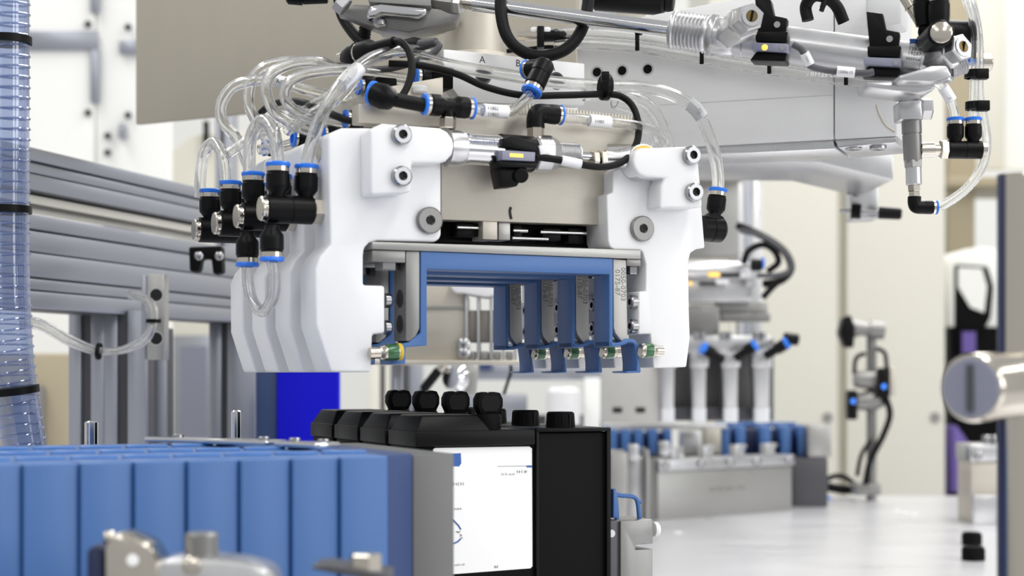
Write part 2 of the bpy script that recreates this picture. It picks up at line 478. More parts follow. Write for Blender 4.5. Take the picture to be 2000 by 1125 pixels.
# ================================================================== transfer gripper
JL = [(641, 268), (648, 259), (668, 250), (862, 250), (862, 458), (859, 467), (850, 472), (738, 470), (722, 474), (712, 484), (710, 500), (710, 557),
      (752, 558), (752, 651), (728, 653), (725, 727), (646, 727), (617, 635), (616, 524), (626, 500), (646, 478)]
JR = [(1197, 335), (1214, 325), (1250, 290), (1361, 285), (1377, 484), (1360, 487), (1349, 494), (1345, 510), (1346, 600), (1348, 660), (1341, 717),
      (1277, 719), (1271, 652), (1248, 653), (1248, 569), (1262, 569), (1262, 515), (1256, 492), (1252, 488), (1200, 487), (1192, 482), (1188, 470), (1185, 380), (1197, 376)]
def jaw(side, label):
    t = Thing('gripper_jaw', label, 'gripper jaw', 'white gripper jaws, ' + side + ' row')
    pts = JL if side == 'hose side' else JR
    t.part('body', G().prism(M, pts, 0, 29.5), 'white_plastic', bevel=1.6, seg=3)
    if side == 'hose side':
        cap = [(723, 254), (748, 241), (860, 250), (874, 257), (884, 270), (888, 285), (884, 302), (872, 315), (860, 319), (805, 318), (803, 376), (724, 381)]
        scr = ((782, 264), (782, 345)); big = (837, 431)
    else:
        cap = [(1362, 286), (1373, 405), (1289, 407), (1292, 362), (1300, 348), (1262, 346), (1248, 340), (1239, 326), (1237, 312), (1240, 298), (1250, 289)]
        scr = ((1348, 304), (1353, 376)); big = (1252, 447)
    t.part('clamp_block', G().prism(M, cap, -17, 0.3), 'white_plastic', bevel=1.8, seg=3)
    for x, y in scr:
        screw(t, M.pt(x, y, -17), -M.nv(), 5.9, 4.5)
    c = M.pt(*big, 0); n = -M.nv()
    b = t.part('pivot_bolt', G().rev(c, c + n, [(-1, 0), (-1, 8.0), (2.6, 8.0), (3.4, 7.2), (3.4, 3.0), (1.5, 2.8), (1.5, 0)], 26), 'steel')
    t.part('socket', G().rev(c, c + n, [(1.55, 0), (1.55, 2.7), (1.7, 2.7), (1.7, 0)], 6), 'socket_dark', b)
    # side screws that hold the gripping finger
    if side == 'hose side':
        for y in (587, 640):
            A = M.pt(752, y, 14); screw(t, A, M.ax(), 4.4, 3.5)
    else:
        for y in (590, 637):
            A = M.pt(1243, y, 4.4); screw(t, A, -M.ax(), 4.3, 5)
    return t
ORD = ['front', 'second', 'third', 'rearmost']
for side, who in (('hose side', 'left'), ('beam side', 'right')):
    t = jaw(side, 'front white plastic gripper jaw with bolted clamp block, %s side' % who)
    for k in (1, 2, 3):
        copy_tree(t.root, wv(k), label='%s white plastic gripper jaw from the front, %s side' % (ORD[k], who))

# --- front plate and carriage behind it
t = Thing('carriage_plate', 'beige brushed aluminium front plate between the white jaws', 'plate')
t.part('plate', G().prism(M, [(700, 203), (1000, 204), (1250, 229), (1250, 282), (1187, 283), (1187, 440), (862, 429), (862, 248), (700, 240)], 12, 24), 'alum_plate', bevel=0.7)
for i in range(40):
    x = 1002 + i * 6.2
    t.part('serration', G().pbox(M, x, 200 + i * .72, x + 3.6, 222 + i * .72, 11.6, 12.5), 'alum_plate')
t.part('carriage', G().box(M, -38, 58, 36, 205, 96, 156), 'alum')
g = G().tube([M.pt(998, 405, 11.8), M.pt(996, 412, 11.8), M.pt(997, 420, 11.8), M.pt(999, 428, 11.8)], 0.9, 6)
t.part('pen_mark', g, 'print_black')
# --- guide carriage in the slot below the plate
t = Thing('guide_carriage', 'black and chrome linear guide carriage in the slot under the plate', 'linear guide')
t.part('back_block', G().prism(M, [(866, 428), (1187, 438), (1187, 486), (866, 468)], 30, 190), 'black_matte')
for r in ((893, 436, 940, 462), (1003, 440, 1020, 470), (1060, 446, 1096, 470), (1110, 446, 1140, 474)):
    t.part('bearing_block', G().pbox(M, *r, 20, 30), 'black_plastic', bevel=0.6)
for x0, x1, y in ((893, 935, 444), (1002, 1030, 450), (1055, 1145, 453), (1000, 1070, 465)):
    t.part('guide_rod', G().cyl(M.pt(x0, y, 18), M.pt(x1, y + (x1 - x0) * .033, 18), 1.1, 10), 'chrome')
t.part('spacer', G().pbox(M, 943, 432, 972, 468, 13, 30), 'alum_plate', bevel=0.6)
t.part('spacer', G().pbox(M, 974, 434, 997, 469, 15, 30), 'alum', bevel=0.6)

# --- one gripping unit: rail, blue fork, two steel fingers, cushioned plungers
def grip_unit(lab, fronttext=True):
    objs = []
    t = Thing('grip_rail', lab % 'aluminium cross rail above the blue fork', 'rail', 'aluminium cross rails')
    t.part('rail', G().prism(M, [(727, 472), (1252, 488), (1252, 506), (1196, 504), (727, 486.5)], -1, 24), 'alum', bevel=0.6)
    a = t.part('end_bracket', G().prism(M, [(727, 488), (792, 490), (792, 513), (727, 511)], 1, 22), 'steel', bevel=0.5)
    hexnut(t, M.pt(757, 511, 10), M.pt(757, 529, 10), 7.4, 'screw', 'bolt_head')
    t.part('end_bracket', G().prism(M, [(1224, 505), (1252, 507), (1252, 520), (1224, 519)], 1, 22), 'steel', bevel=0.5)
    hexnut(t, M.pt(1234, 520, 9), M.pt(1234, 536, 9), 4.4, 'screw', 'bolt_head')
    objs.append(t)
    t = Thing('gripper_fork', lab % 'blue plastic fork', 'gripper fork', 'blue plastic gripper forks')
    fork = [(822, 491), (1197, 505), (1197, 672), (1192, 674), (1191, 536), (834, 525), (834, 675), (793, 678), (792, 711), (766, 712), (766, 690), (784, 672), (800, 668), (821, 650)]
    fk = [(822, 491), (1197, 505), (1197, 664), (1208, 666), (1218, 662), (1226, 655), (1240, 664), (1248, 668), (1247, 690),
          (1252, 724), (1247, 728), (1225, 728), (1222, 725), (1244, 722), (1242, 690), (1240, 676), (1230, 670), (1218, 674), (1206, 676), (1190, 677), (1190, 536),
          (834, 525), (834, 675), (793, 678), (792, 711), (766, 712), (766, 690), (784, 672), (800, 668), (822, 650)]
    t.part('bow', G().prism(M, fk[:3] + [(1197, 676), (1190, 677)] + fk[20:], 0, 21), 'blue_plastic', bevel=0.5)
    hk = [(1190, 666), (1203, 670), (1214, 668), (1222, 662), (1231, 661), (1240, 663), (1245, 670), (1247, 690), (1249, 708), (1252, 724), (1251, 728),
          (1226, 729), (1222, 726), (1226, 725), (1244, 724), (1244, 708), (1242, 690), (1240, 675), (1236, 670), (1228, 669), (1220, 673), (1206, 677), (1190, 677)]
    t.part('hook', G().prism(M, hk, 0, 19), 'blue_plastic', bevel=0.4)
    objs.append(t)
    t = Thing('gripper_finger', lab % 'steel finger blade with stamped number, beam side of the fork', 'blade', 'stamped steel finger blades')
    t.part('blade', G().prism(M, [(1198, 506), (1223, 508), (1226, 662), (1222, 668), (1216, 668), (1202, 650), (1199, 640)], 1.5, 9), 'blade_steel', bevel=0.4)
    o = M.pt(1217, 522, 1.45)
    t.part('stamped_number', G().text('0050-0703', o, (0, 0, -1), M.ax(), 4.9, thick=0.12), 'engraving')
    o = M.pt(1206, 526, 1.45)
    t.part('stamped_number', G().text('0175-87', o, (0, 0, -1), M.ax(), 4.9, thick=0.12), 'engraving')
    objs.append(t)
    t = Thing('drilled_finger', lab % 'grey steel finger plate with two counterbored holes, hose side of the fork', 'blade', 'steel finger plates with holes')
    t.part('plate', G().prism(M, [(793, 490.5), (820, 491), (820, 640), (808, 667), (793, 666)], 1, 21), 'steel', bevel=0.4)
    for y in (582, 632):
        a, z = M.on(793, y, 1)
        A = M.pos(a - 0.15, 11, z); ax = M.ax()
        h = t.part('counterbore', G().rev(A, A + ax, [(0, 4.9), (0, 5.6), (0.5, 5.6), (0.5, 4.9), (0, 4.9)], 22), 'dark_steel')
        t.part('hole', G().rev(A, A + ax, [(0.05, 0), (0.05, 4.9), (0.3, 4.9), (0.3, 0)], 22), 'navy', h)
    objs.append(t)
    for x0, x1, y0, y1, sd in ((1293, 1250, 686, 684, 'beam side'), (722, 784, 690, 687, 'hose side')):
        t = Thing('spring_plunger', lab % ('green banded spring plunger, %s of the fork' % sd), 'plunger', 'green banded spring plungers')
        A, B = M.pt(x0, y0, -4), M.pt(x1, y1, -4); L = (B - A).length
        t.part('stem', G().rev(A, B, [(0, 3.4), (L * .35, 3.4), (L * .4, 0)], 18), 'nickel')
        t.part('head', G().rev(A, B, [(L * .28, 2.8), (L * .34, 4.0), (L * .5, 4.7), (L * .88, 4.7), (L, 3.9), (L, 0)], 20), 'nickel')
        t.part('band', G().rev(A, B, [(L * .5, 4.75), (L * .52, 4.85), (L * .84, 4.85), (L * .86, 4.75)], 20), 'green_band')
        if sd == 'hose side':
            t.part('ring', G().rev(A, B, [(L * .88, 4.8), (L * .9, 5.1), (L * .97, 5.1), (L, 4.6)], 20), 'yellow')
        objs.append(t)
    return objs
unit = grip_unit('front %s')
for k in (1, 2, 3):
    for t in unit:
        copy_tree(t.root, wv(k), label=t.root['label'].replace('front', ORD[k], 1))

# --- upper bracket plate marked A B A
t = Thing('bracket_plate', 'upright aluminium bracket plate engraved A B A with countersunk holes', 'plate')
f = Frame(0, 1100, 24.8)
t.part('plate', G().prism(f, [(866, 97), (870, 96), (1142, 124), (1142, 206), (905, 200), (866, 150)], 0, 14), 'alum_beam', bevel=0.8)
for ch, x, y in (('A', 942, 117), ('B', 1012, 124), ('A', 1079, 132)):
    t.part('engraved_letter', G().text(ch, f.pt(x, y, -0.05), f.ax(), (0, 0, 1), 6.5, 'CENTER', 0.1), 'dark_steel')
for x, y in ((944, 147), (1087, 158)):
    c = f.pt(x, y, 0); n = -f.nv()
    h = t.part('countersink', G().rev(c, c + n, [(0, 0), (0, 6.0), (0.12, 6.0), (0.12, 0)], 22), 'dark_steel')
    t.part('hole', G().rev(c, c + n, [(0.12, 0), (0.12, 4.6), (0.2, 4.6), (0.2, 0)], 22), 'socket_dark', h)
# --- flange under the column and the column itself
t = Thing('column', 'thick round aluminium column above the gripper', 'column')
A, B = P(927, 110, 1190), P(927, -160, 1190)
t.part('shaft', G().cyl(A, B, 22, 40), 'alum_plate')
t.part('flange', G().rev(A, A + Vector((0, 0, -30)), [(0, 26), (12, 26), (12, 40), (30, 40)], 40), 'alum_plate', bevel=0.5)

# --- short-stroke cylinder between the front jaws
t = Thing('compact_cylinder', 'short round pneumatic cylinder between the front white jaws', 'pneumatic cylinder')
WA = -3
ax = M.ax()
def cp(x): # point on the cylinder axis
    return M.pt(x, 290 + (x - 890) * 0.079, WA)
A0 = cp(870)
def cl(x): return (cp(x) - A0).length
t.part('barrel', G().rev(A0, A0 + ax, [(cl(903), 0), (cl(903), 9.9), (cl(908), 9.9), (cl(909), 9.3), (cl(985), 9.3), (cl(986), 0)], 30), 'chrome')
t.part('end_cap', G().rev(A0, A0 + ax, [(cl(868), 0), (cl(868), 8.5), (cl(872), 11.2), (cl(892), 11.2), (cl(906), 9.8), (cl(906), 0)], 30), 'alum_bright')
t.part('front_cap', G().rev(A0, A0 + ax, [(cl(1040), 0), (cl(1040), 10.9), (cl(1044), 11.6), (cl(1070), 11.6), (cl(1086), 9.2), (cl(1086), 0)], 8, rot=.39), 'alum_bright', bevel=0.5, smooth=20)
pr = [(cl(1085), 0), (cl(1085), 7.6)]
for i in range(11):
    x = 1086 + i * 3.8
    pr += [(cl(x), 7.9), (cl(x + 1.9), 7.1)]
pr += [(cl(1128), 7.4), (cl(1130), 6.2), (cl(1130), 0)]
t.part('threaded_nose', G().rev(A0, A0 + ax, pr, 28), 'alum_bright', smooth=80)
t.part('rod', G().rev(A0, A0 + ax, [(cl(1129), 0), (cl(1129), 2.6), (cl(1196), 2.6), (cl(1196), 0)], 16), 'chrome')
hexnut(t, cp(1154), cp(1166), 5.6, 'nickel', 'jam_nut'); hexnut(t, cp(1168), cp(1180), 6.6, 'nickel', 'jam_nut')
t.part('rod_eye', G().rev(A0, A0 + ax, [(cl(1180), 0), (cl(1180), 4.6), (cl(1200), 4.6), (cl(1222), 7.2), (cl(1240), 7.6), (cl(1240), 0)], 20), 'alum_bright')
c = cp(1247)
b = t.part('eye_ring', G().rev(c + M.nv() * 5, c - M.nv() * 8, [(0, 4), (0, 11), (12, 11), (12, 4), (0, 4)], 28), 'alum_bright')
t.part('bushing', G().rev(c - M.nv() * 5, c - M.nv() * 9, [(0, 7), (0, 10), (3.2, 10), (3.2, 7), (0, 7)], 28), 'brass', b)
t.part('print', G().smudge(M.pt(915, 274, WA - 8.4), M.ax(), Vector((0, 0, 1)) + M.nv() * .4, 12, 2.8), 'print_blue')
# --- its proximity sensor with clamp
t = Thing('sensor_clamp', 'black sensor clamp round the short cylinder', 'sensor')
t.part('band', G().rev(cp(976), cp(1038), [(0, 9.4), (0, 10.9), ((cp(1038) - cp(976)).length, 10.9), ((cp(1038) - cp(976)).length, 9.4), (0, 9.4)], 26), 'black_plastic')
t.part('bridge', G().prism(M, [(982, 270), (998, 265), (1050, 280), (1051, 298), (982, 286)], -16, 4), 'black_plastic', bevel=0.7)
t.part('sensor_body', G().prism(M, [(981, 293), (1046, 297), (1045, 315), (981, 312)], -17.5, -9), 'sensor_grey', bevel=0.5)
t.part('rail', G().prism(M, [(975, 314), (1050, 318), (1049, 328), (975, 326)], -16, -2), 'black_plastic', bevel=0.6)
t.part('foot', G().prism(M, [(974, 326), (1014, 330), (1030, 327), (1027, 338), (1010, 364), (982, 366)], -12, 2), 'black_plastic', bevel=0.8)
t.part('knob', G().cyl(M.pt(1018, 343, -16), M.pt(1018, 343, -8), 4.4, 18, .6), 'black_rubber')
t.part('clip', G().prism(M, [(1053, 284), (1068, 285), (1076, 300), (1056, 302)], -15, -11), 'white_plastic', bevel=0.3)
t.part('lamp', G().pbox(M, 996, 300, 1022, 307, -17.9, -17.2), 'led_yellow')
single('sensor_cable', G().tube(spline([M.pt(1046, 306, -12), M.pt(1090, 312, -14), M.pt(1128, 320, -16), M.pt(1180, 326, -14), M.pt(1220, 313, -10), M.pt(1243, 280, 0), M.pt(1247, 245, 8), M.pt(1238, 212, 14), M.pt(1220, 192, 20), M.pt(1190, 184, 22), M.pt(1100, 186, 22), M.pt(1020, 186, 24), M.pt(950, 170, 30), M.pt(890, 144, 40), M.pt(820, 128, 50), M.pt(760, 124, 60)]), 2.2, 10),
       'black_rubber', 'thin black sensor cable looping from the short cylinder over the plate', 'cable')
t = Thing('cable_marker', 'white cable marker sleeve on the sensor cable by the threaded nose', 'marker sleeve')
t.part('sleeve', G().cyl(M.pt(1096, 313, -14.3), M.pt(1134, 321, -15.8), 3.1, 14), 'white_plastic')

# ================================================================== gantry beam and main cylinder
BF = Frame(261, 1120, -21.5)
t = Thing('gantry_beam', 'broad brushed aluminium gantry beam running behind the long cylinder', 'beam')
t.part('beam_body', G().prism(BF, [(1127, 58), (1628, -40), (1628, 272), (1400, 284), (1127, 297)], 0, 70), 'alum_beam', bevel=0.8)
t.part('end_block', G().prism(BF, [(1630, -40), (1752, -60), (1752, 265), (1630, 272)], -0.5, 70), 'alum_beam', bevel=0.8)
t.part('bottom_edge', G().prism(BF, [(1150, 297), (1628, 273), (1632, 291), (1150, 312)], 3, 60), 'alum_bright', bevel=1.2)
t.part('bottom_edge', G().prism(BF, [(1630, 273), (1752, 266), (1750, 279), (1636, 289)], 2, 60), 'alum_bright', bevel=1.2)
t.part('step_block', G().prism(BF, [(1690, -30), (1762, -42), (1762, 48), (1690, 56)], -30, -1), 'alum_beam', bevel=2.5)
for x, y in ((1166, 141), (1215, 138), (1265, 135)):
    c = BF.pt(x, y, 0); n = -BF.nv()
    h = t.part('countersink', G().rev(c, c + n, [(-.3, 4.6), (.15, 4.6), (.15, 3.3), (-.3, 3.3), (-.3, 4.6)], 24), 'alum_bright')
    t.part('hole', G().rev(c, c + n, [(.02, 0), (.02, 3.4), (.1, 3.4), (.1, 0)], 24), 'black_matte', h)
for x in (1667, 1715):
    t.part('bolt', G().rev(BF.pt(x, 276, 9), BF.pt(x, 290, 9), [(0, 5.8), (5.2, 5.8), (6, 5.0), (6, 3), (5, 2.8), (5, 0)], 22), 'screw')
t.part('scribe_line', G().tube([BF.pt(1290, 205, -.05), BF.pt(1626, 186, -.05)], 0.25, 5), 'alum_bright')
f = C(1135)
t.part('wear_mark', G().tube(spline([BF.pt(1712, 205, -.1), BF.pt(1718, 225, -.1), BF.pt(1730, 245, -.1), BF.pt(1748, 258, -.1)]), 1.0, 6), 'alum_plate')

f = C(1420)
t = Thing('cover_sheet', 'beige metal sheet hanging behind the clear tube loops', 'sheet')
SF = Frame(P(265, 245, 1650).x, 1650, -31)
t.part('sheet', G().prism(SF, [(265, -120), (700, -140), (1126, -160), (1126, 172), (700, 200), (265, 243)], 0, 6), 'beige_sheet', bevel=0.8)
t = Thing('rear_plate', 'pale grey plate between the sheet and the gantry beam', 'plate')
t.part('plate', G().prism(C(1400), [(1134, -60), (1206, -60), (1206, 50), (1134, 52)], 0, 10), 'alum_beam', bevel=1)
t.part('plate', G().prism(C(1380), [(1206, -60), (1262, -60), (1262, 66), (1206, 66)], 0, 10), 'alum_plate', bevel=1)
t = Thing('rear_motor', 'black motor housing behind the chrome rod', 'motor')
A, B = P(1160, -12, 1300), P(1300, -2, 1290)
t.part('housing', G().cyl(A, B, 13, 26, 2), 'black_plastic'); t.part('cap', G().cyl(B, B + (B - A) * .12, 10, 20, 1), 'black_rubber')

def axis_pts(xa, ya, Ya, xb, yb, Yb):
    A, B = P(xa, ya, Ya), P(xb, yb, Yb); d = (B - A)
    return A, B, d.normalized(), d.length
CA, CB, cd, cL = axis_pts(700, -22, 1120, 1850, 128, 1010)
def cx(px):  # distance along the long cylinder's axis where it crosses column px
    t_ = (px - CX) / F
    return (t_ * CA.y - CA.x) / (cd.x - t_ * cd.y)
def cpt(px): return CA + cd * cx(px)
vup = cd.cross(Vector((0, 1, 0))).normalized()
if vup.z < 0: vup = -vup
vfr = cd.cross(vup).normalized()
if vfr.y > 0: vfr = -vfr
t = Thing('long_cylinder', 'long round pneumatic cylinder with polished rod above the gripper', 'pneumatic cylinder')
RB = 12.3
t.part('rod', G().rev(CA, CB, [(cx(925), 0), (cx(925), 4.9), (cx(1330), 4.9), (cx(1330), 0)], 28), 'chrome')
pr = [(cx(1312), 5.2), (cx(1310), 10.6), (cx(1314), 11.9)]
for i in range(9): pr += [(cx(1318 + i * 7.4), 12.3), (cx(1321.5 + i * 7.4), 10.7)]
pr += [(cx(1386), 11.2), (cx(1388), 12.9), (cx(1397), 12.9), (cx(1398), 5.2), (cx(1312), 5.2)]
t.part('threaded_nose', G().rev(CA, CB, pr, 36), 'alum_bright', smooth=80)
t.part('wiper_seal', G().rev(CA, CB, [(cx(1316), 4.95), (cx(1316), 9.2), (cx(1320), 9.2), (cx(1320), 4.95), (cx(1316), 4.95)], 26), 'black_rubber')
t.part('barrel', G().rev(CA, CB, [(cx(1396), 0), (cx(1396), 11.6), (cx(1432), 11.6), (cx(1434), 11.1), (cx(1440), 11.1), (cx(1441), 11.7), (cx(1455), 11.7), (cx(1456), 11.3), (cx(1800), 11.3), (cx(1801), 11.7), (cx(1830), 11.7), (cx(1836), 10.4), (cx(1836), 0)], 40), 'alum_bright')
t.part('rear_clevis', G().rev(CA, CB, [(cx(1834), 0), (cx(1834), 9), (cx(1866), 8), (cx(1870), 6), (cx(1870), 0)], 10), 'alum_bright')
o = cpt(1768) + vfr * 11.0
for i, s_ in enumerate(('DSNU-25-', '125-PPS-A', '19287  R908', '')):
    an = math.radians(-42 + 16 * i)
    oo = cpt(1773) + (vfr * math.cos(an) - vup * math.sin(an)) * 11.36
    t.part('barrel_print', G().smudge(oo, cd, vup, 8, 1.8) if not s_ else G().text(s_, oo, cd, vup * math.cos(an) + vfr * math.sin(an), 3.3, thick=0.03), 'print_black')
oo = cpt(1772) + (vfr * math.cos(1.0) + vup * math.sin(1.0)) * 11.2
t.part('brand_print', G().box(Frame(oo.x, oo.y, 0), 0, 6, -.4, .3, oo.z - EYE, oo.z - EYE + 2.4), 'print_blue')

# adjustable flow-control blocks on the barrel ends
def flow_block(pxc, lab, out_px, out_py, Y):
    tt = Thing('flow_control', lab, 'valve')
    A = cpt(pxc) + vfr * 4 + vup * 1; B = P(out_px, out_py, Y)
    L = (B - A).length
    tt.part('hex_body', G().rev(A, B, [(0, 10), (L * .62, 11), (L * .68, 10), (L * .7, 0)], 6, rot=.35), 'alum_bright', bevel=.6, smooth=20)
    hexnut(tt, A + (B - A) * .66, A + (B - A) * .94, 8.6, 'alum_bright', 'hex_head')
    e = (B - A).normalized()
    s1 = tt.part('adjuster', G().rev(A, B, [(L * .93, 0), (L * .93, 6.2), (L * .97, 5.8), (L * .97, 3.6), (L * .95, 3.4), (L * .95, 0)], 22), 'alum_bright')
    tt.part('adjuster_screw', G().rev(A, B, [(L * .955, 0), (L * .955, 3.3), (L * .97, 3.3), (L * .97, 0)], 18), 'bronze', s1)
    cc = A + e * (L * .975)
    tt.part('slot', G().tube([cc - vup * 3, cc + vup * 3], .75, 6), 'black_matte', s1)
    return tt
flow_block(1425, 'silver hex flow control with brass adjuster at the threaded nose end', 1470, 30, 985)
flow_block(1822, 'silver hex flow control with slotted adjuster at the clevis end', 1884, 90, 985)

def barrel_sensor(pxc, lab, lamp):
    tt = Thing('barrel_sensor', lab, 'sensor', 'sensors clamped on the long cylinder')
    A, B = cpt(pxc - 17), cpt(pxc + 17); L = (B - A).length
    tt.part('band', G().rev(A, B, [(0, 11.3), (0, 13.0), (L, 13.0), (L, 11.3), (0, 11.3)], 34), 'black_plastic')
    c = cpt(pxc)
    fr = Frame(c.x, c.y, math.degrees(math.atan2(cd.y, cd.x)))
    z = c.z - EYE
    tt.part('lug', G().prism_az(fr, [(-8, z + 3), (9, z + 1), (10, z + 12), (2, z + 14), (0, z + 24), (-10, z + 26)], -15, -6), 'black_plastic', bevel=.8)
    tt.part('lug', G().prism_az(fr, [(-9, z - 2), (10, z - 4), (11, z + 3), (-9, z + 4)], -19, -10), 'black_plastic', bevel=.8)
    tt.part('foot', G().prism_az(fr, [(-13, z - 13), (9, z - 15), (10, z - 9), (-9, z - 8)], -16, 2), 'black_plastic', bevel=.8)
    tt.part('sensor_body', G().prism_az(fr, [(-11, z - 3), (11, z - 5), (11, z - 10), (-11, z - 7.5)], -21, -12), 'sensor_grey', bevel=.4)
    tt.part('set_screw', G().cyl(fr.pos(8, -21.6, z - 7.4), fr.pos(8, -20, z - 7.4), 1.6, 12), 'screw')
    if lamp:
        tt.part('lamp', G().rev(fr.pos(-3, -21.2, z - 6.6), fr.pos(-3, -22, z - 6.6), [(0, 2.0), (.5, 1.4), (.6, 0)], 14), 'led_yellow')
    tt.part('clamp_screw', G().cyl(fr.pos(4, -16.5, z + 8), fr.pos(4, -14, z + 8), 2.0, 14), 'screw')
    return tt
barrel_sensor(1512, 'black sensor clamp with lit yellow lamp on the long cylinder', True)
barrel_sensor(1728, 'wide black sensor clamp beside the printed end of the long cylinder', False)
t = Thing('sensor_lead', 'grey sensor lead with two printed sleeves hanging under the long cylinder', 'cable')
pth = pp((1548, 86, 985), (1565, 96, 985), (1574, 112, 985), (1582, 128, 988), (1610, 136, 992), (1650, 141, 992), (1690, 143, 990), (1706, 140, 990))
t.part('lead', G().tube(pth, 2.1, 10), 'grey_cable')
s1 = t.part('sleeve', G().cyl(P(1571, 104, 984), P(1582, 126, 986), 2.9, 14), 'white_plastic')
t.part('sleeve_print', G().text('15006.13', P(1572, 107, 980.6), P(1582, 126, 985) - P(1571, 104, 985), P(1588, 104, 985) - P(1571, 110, 985), 2.0, thick=.03), 'print_black', s1)
s1 = t.part('sleeve', G().cyl(P(1634, 139, 991), P(1669, 142, 990), 3.1, 14), 'white_plastic')
t.part('sleeve_print', G().text('15006.13', P(1635.5, 140, 986.9), (1, 0, -.07), (0, 0, 1), 2.5, thick=.03), 'print_black', s1)

# rod end, yoke and mounting hardware at the upper left end of the rod
t = Thing('rod_yoke', 'polished steel yoke and bracket at the left end of the chrome rod', 'yoke')
f = C(1100)
t.part('bracket', G().prism(f, [(655, 20), (690, 8), (900, 18), (890, 42), (800, 64), (742, 55), (672, 25)], 0, 26), 'steel', bevel=1.2)
t.part('arm', G().prism(f, [(716, 26), (724, 10), (744, 7), (835, 16), (832, 28), (815, 34), (745, 27), (735, 33), (716, 36)], -14, 10), 'chrome', bevel=2.2, seg=3)
t.part('upper_plate', G().prism(f, [(708, -30), (840, -30), (842, 12), (720, 4)], -10, 14), 'alum', bevel=1)
pr = [(0, 0), (0, 4.2)]
for i in range(7): pr += [(i * 3 + 1, 4.4), (i * 3 + 2.5, 3.8)]
t.part('threaded_stud', G().rev(cpt(900), CB, pr + [(24, 0)], 18), 'nickel', smooth=80)
hexnut(t, cpt(838), cpt(895), 8.5, 'steel', 'coupling')
hexnut(t, cpt(888), cpt(904), 8.0, 'alum_bright', 'jam_nut')
hexnut(t, P(660, 2, 1085), P(676, 16, 1085), 6.6, 'screw', 'bolt_head')
t.part('bolt_head', G().cyl(P(742, 52, 1098), P(742, 38, 1098), 4.5, 16, 1), 'screw')
t = Thing('black_connector', 'black plug at the top edge before the beige sheet', 'connector')
t.part('shell', G().cyl(P(560, -6, 1150), P(595, -3, 1150), 5, 18, 1.5), 'black_plastic'); t.part('grip', G().cyl(P(592, -3, 1150), P(640, -5, 1150), 4.2, 18, .6), 'black_rubber')

# gusset bracket under the yoke
t = Thing('gusset', 'beige aluminium gusset plate before the round column', 'bracket')
t.part('gusset', G().prism(C(1165), [(745, 40), (892, 36), (890, 22), (870, 60), (800, 82), (745, 70)], 0, 8), 'alum_plate', bevel=.6)

# ================================================================== fittings
def manifold(lab, low=True):
    t = Thing('manifold_fitting', lab, 'pneumatic fitting', 'black double push-in fittings on the left jaws')
    D = 17
    A, B = M.pt(507, 407, D), M.pt(637, 412, D); L = (B - A).length; e = (B - A).normalized()
    t.part('barrel', G().rev(A, B, [(3, 7.0), (4, 8.3), (17.5, 8.3), (17.7, 8.0), (18.3, 8.0), (18.5, 8.3), (L - 9, 8.3), (L - 8.5, 7.2), (L - 8.5, 0)], 28), 'black_plastic')
    t.part('end_cap', G().rev(A, B, [(0, 0), (0, 6.6), (.8, 7.2), (2, 7.0), (3.5, 7.4), (4.5, 7.0), (4.5, 0)], 26), 'nickel')
    hexnut(t, A + e * (L - 9), A + e * L, 8.2)
    for x, y, tilt in ((543, 386, 0.0), (597, 390, 0.03)):
        port(t, M.pt(x, y, D), Vector((0, 0, 1)) + M.ax() * tilt, 6.9, 20.5)
    if low: port(t, M.pt(531, 440, D), Vector((0, 0, -1)), 6.9, 21)
    return t
m1 = manifold('nearest black double fitting on the left jaws, with nickel end cap')
copy_tree(m1.root, wv(1), label='second nearest black double fitting on the left jaws, with nickel end cap')
m3 = manifold('x', False)
m3.root.location = m3.root.location + wv(2) * .001
m3.root['label'] = 'third black double fitting on the left jaws, with nickel end cap'
copy_tree(m3.root, wv(1), label='farthest and lowest black double fitting on the left jaws')

TUBE = 'clear plastic air tube'
def ctube(lab, pts, r=3.9, k=8, group='clear air tubes'):
    return single('air_tube', G().pipe(spline(pts, k), r, r * .66), 'clear_tube', lab, 'tube', group)
def mp(px, py, w): return M.pt(px, py, w)
d2 = 17 + PITCH; d3 = 17 + 2 * PITCH; d4 = 17 + 3 * PITCH
ctube('clear air tube arching between the two farthest black fittings', [mp(391, 385, d4), mp(391, 350, d4), mp(398, 300, d4 - 4), mp(417, 279, d3 + 24), mp(434, 300, d3 + 4), mp(440, 335, d3), mp(441, 364, d3)])
ctube('clear air tube arching between the two nearest black fittings', [mp(487, 350, d2), mp(487, 315, d2), mp(490, 270, d2 - 3), mp(510, 236, d2 - 22), mp(533, 254, 22), mp(542, 300, 17), mp(543, 330, 17)])
ctube('clear air tube rising from the inner port of the nearest fitting', [mp(597, 336, 17), mp(601, 310, 17), mp(612, 270, 16), mp(628, 226, 14), mp(655, 180, 14), mp(690, 140, 20), mp(730, 112, 40), mp(790, 98, 70), mp(850, 108, 100), mp(905, 135, 135)])
ctube('clear air tube hanging as a U below the two nearest fittings', [mp(531, 505, 17), mp(536, 540, 17), mp(533, 580, 22), mp(514, 608, 38), mp(494, 590, d2 - 10), mp(485, 555, d2), mp(483, 518, d2)], 3.5)
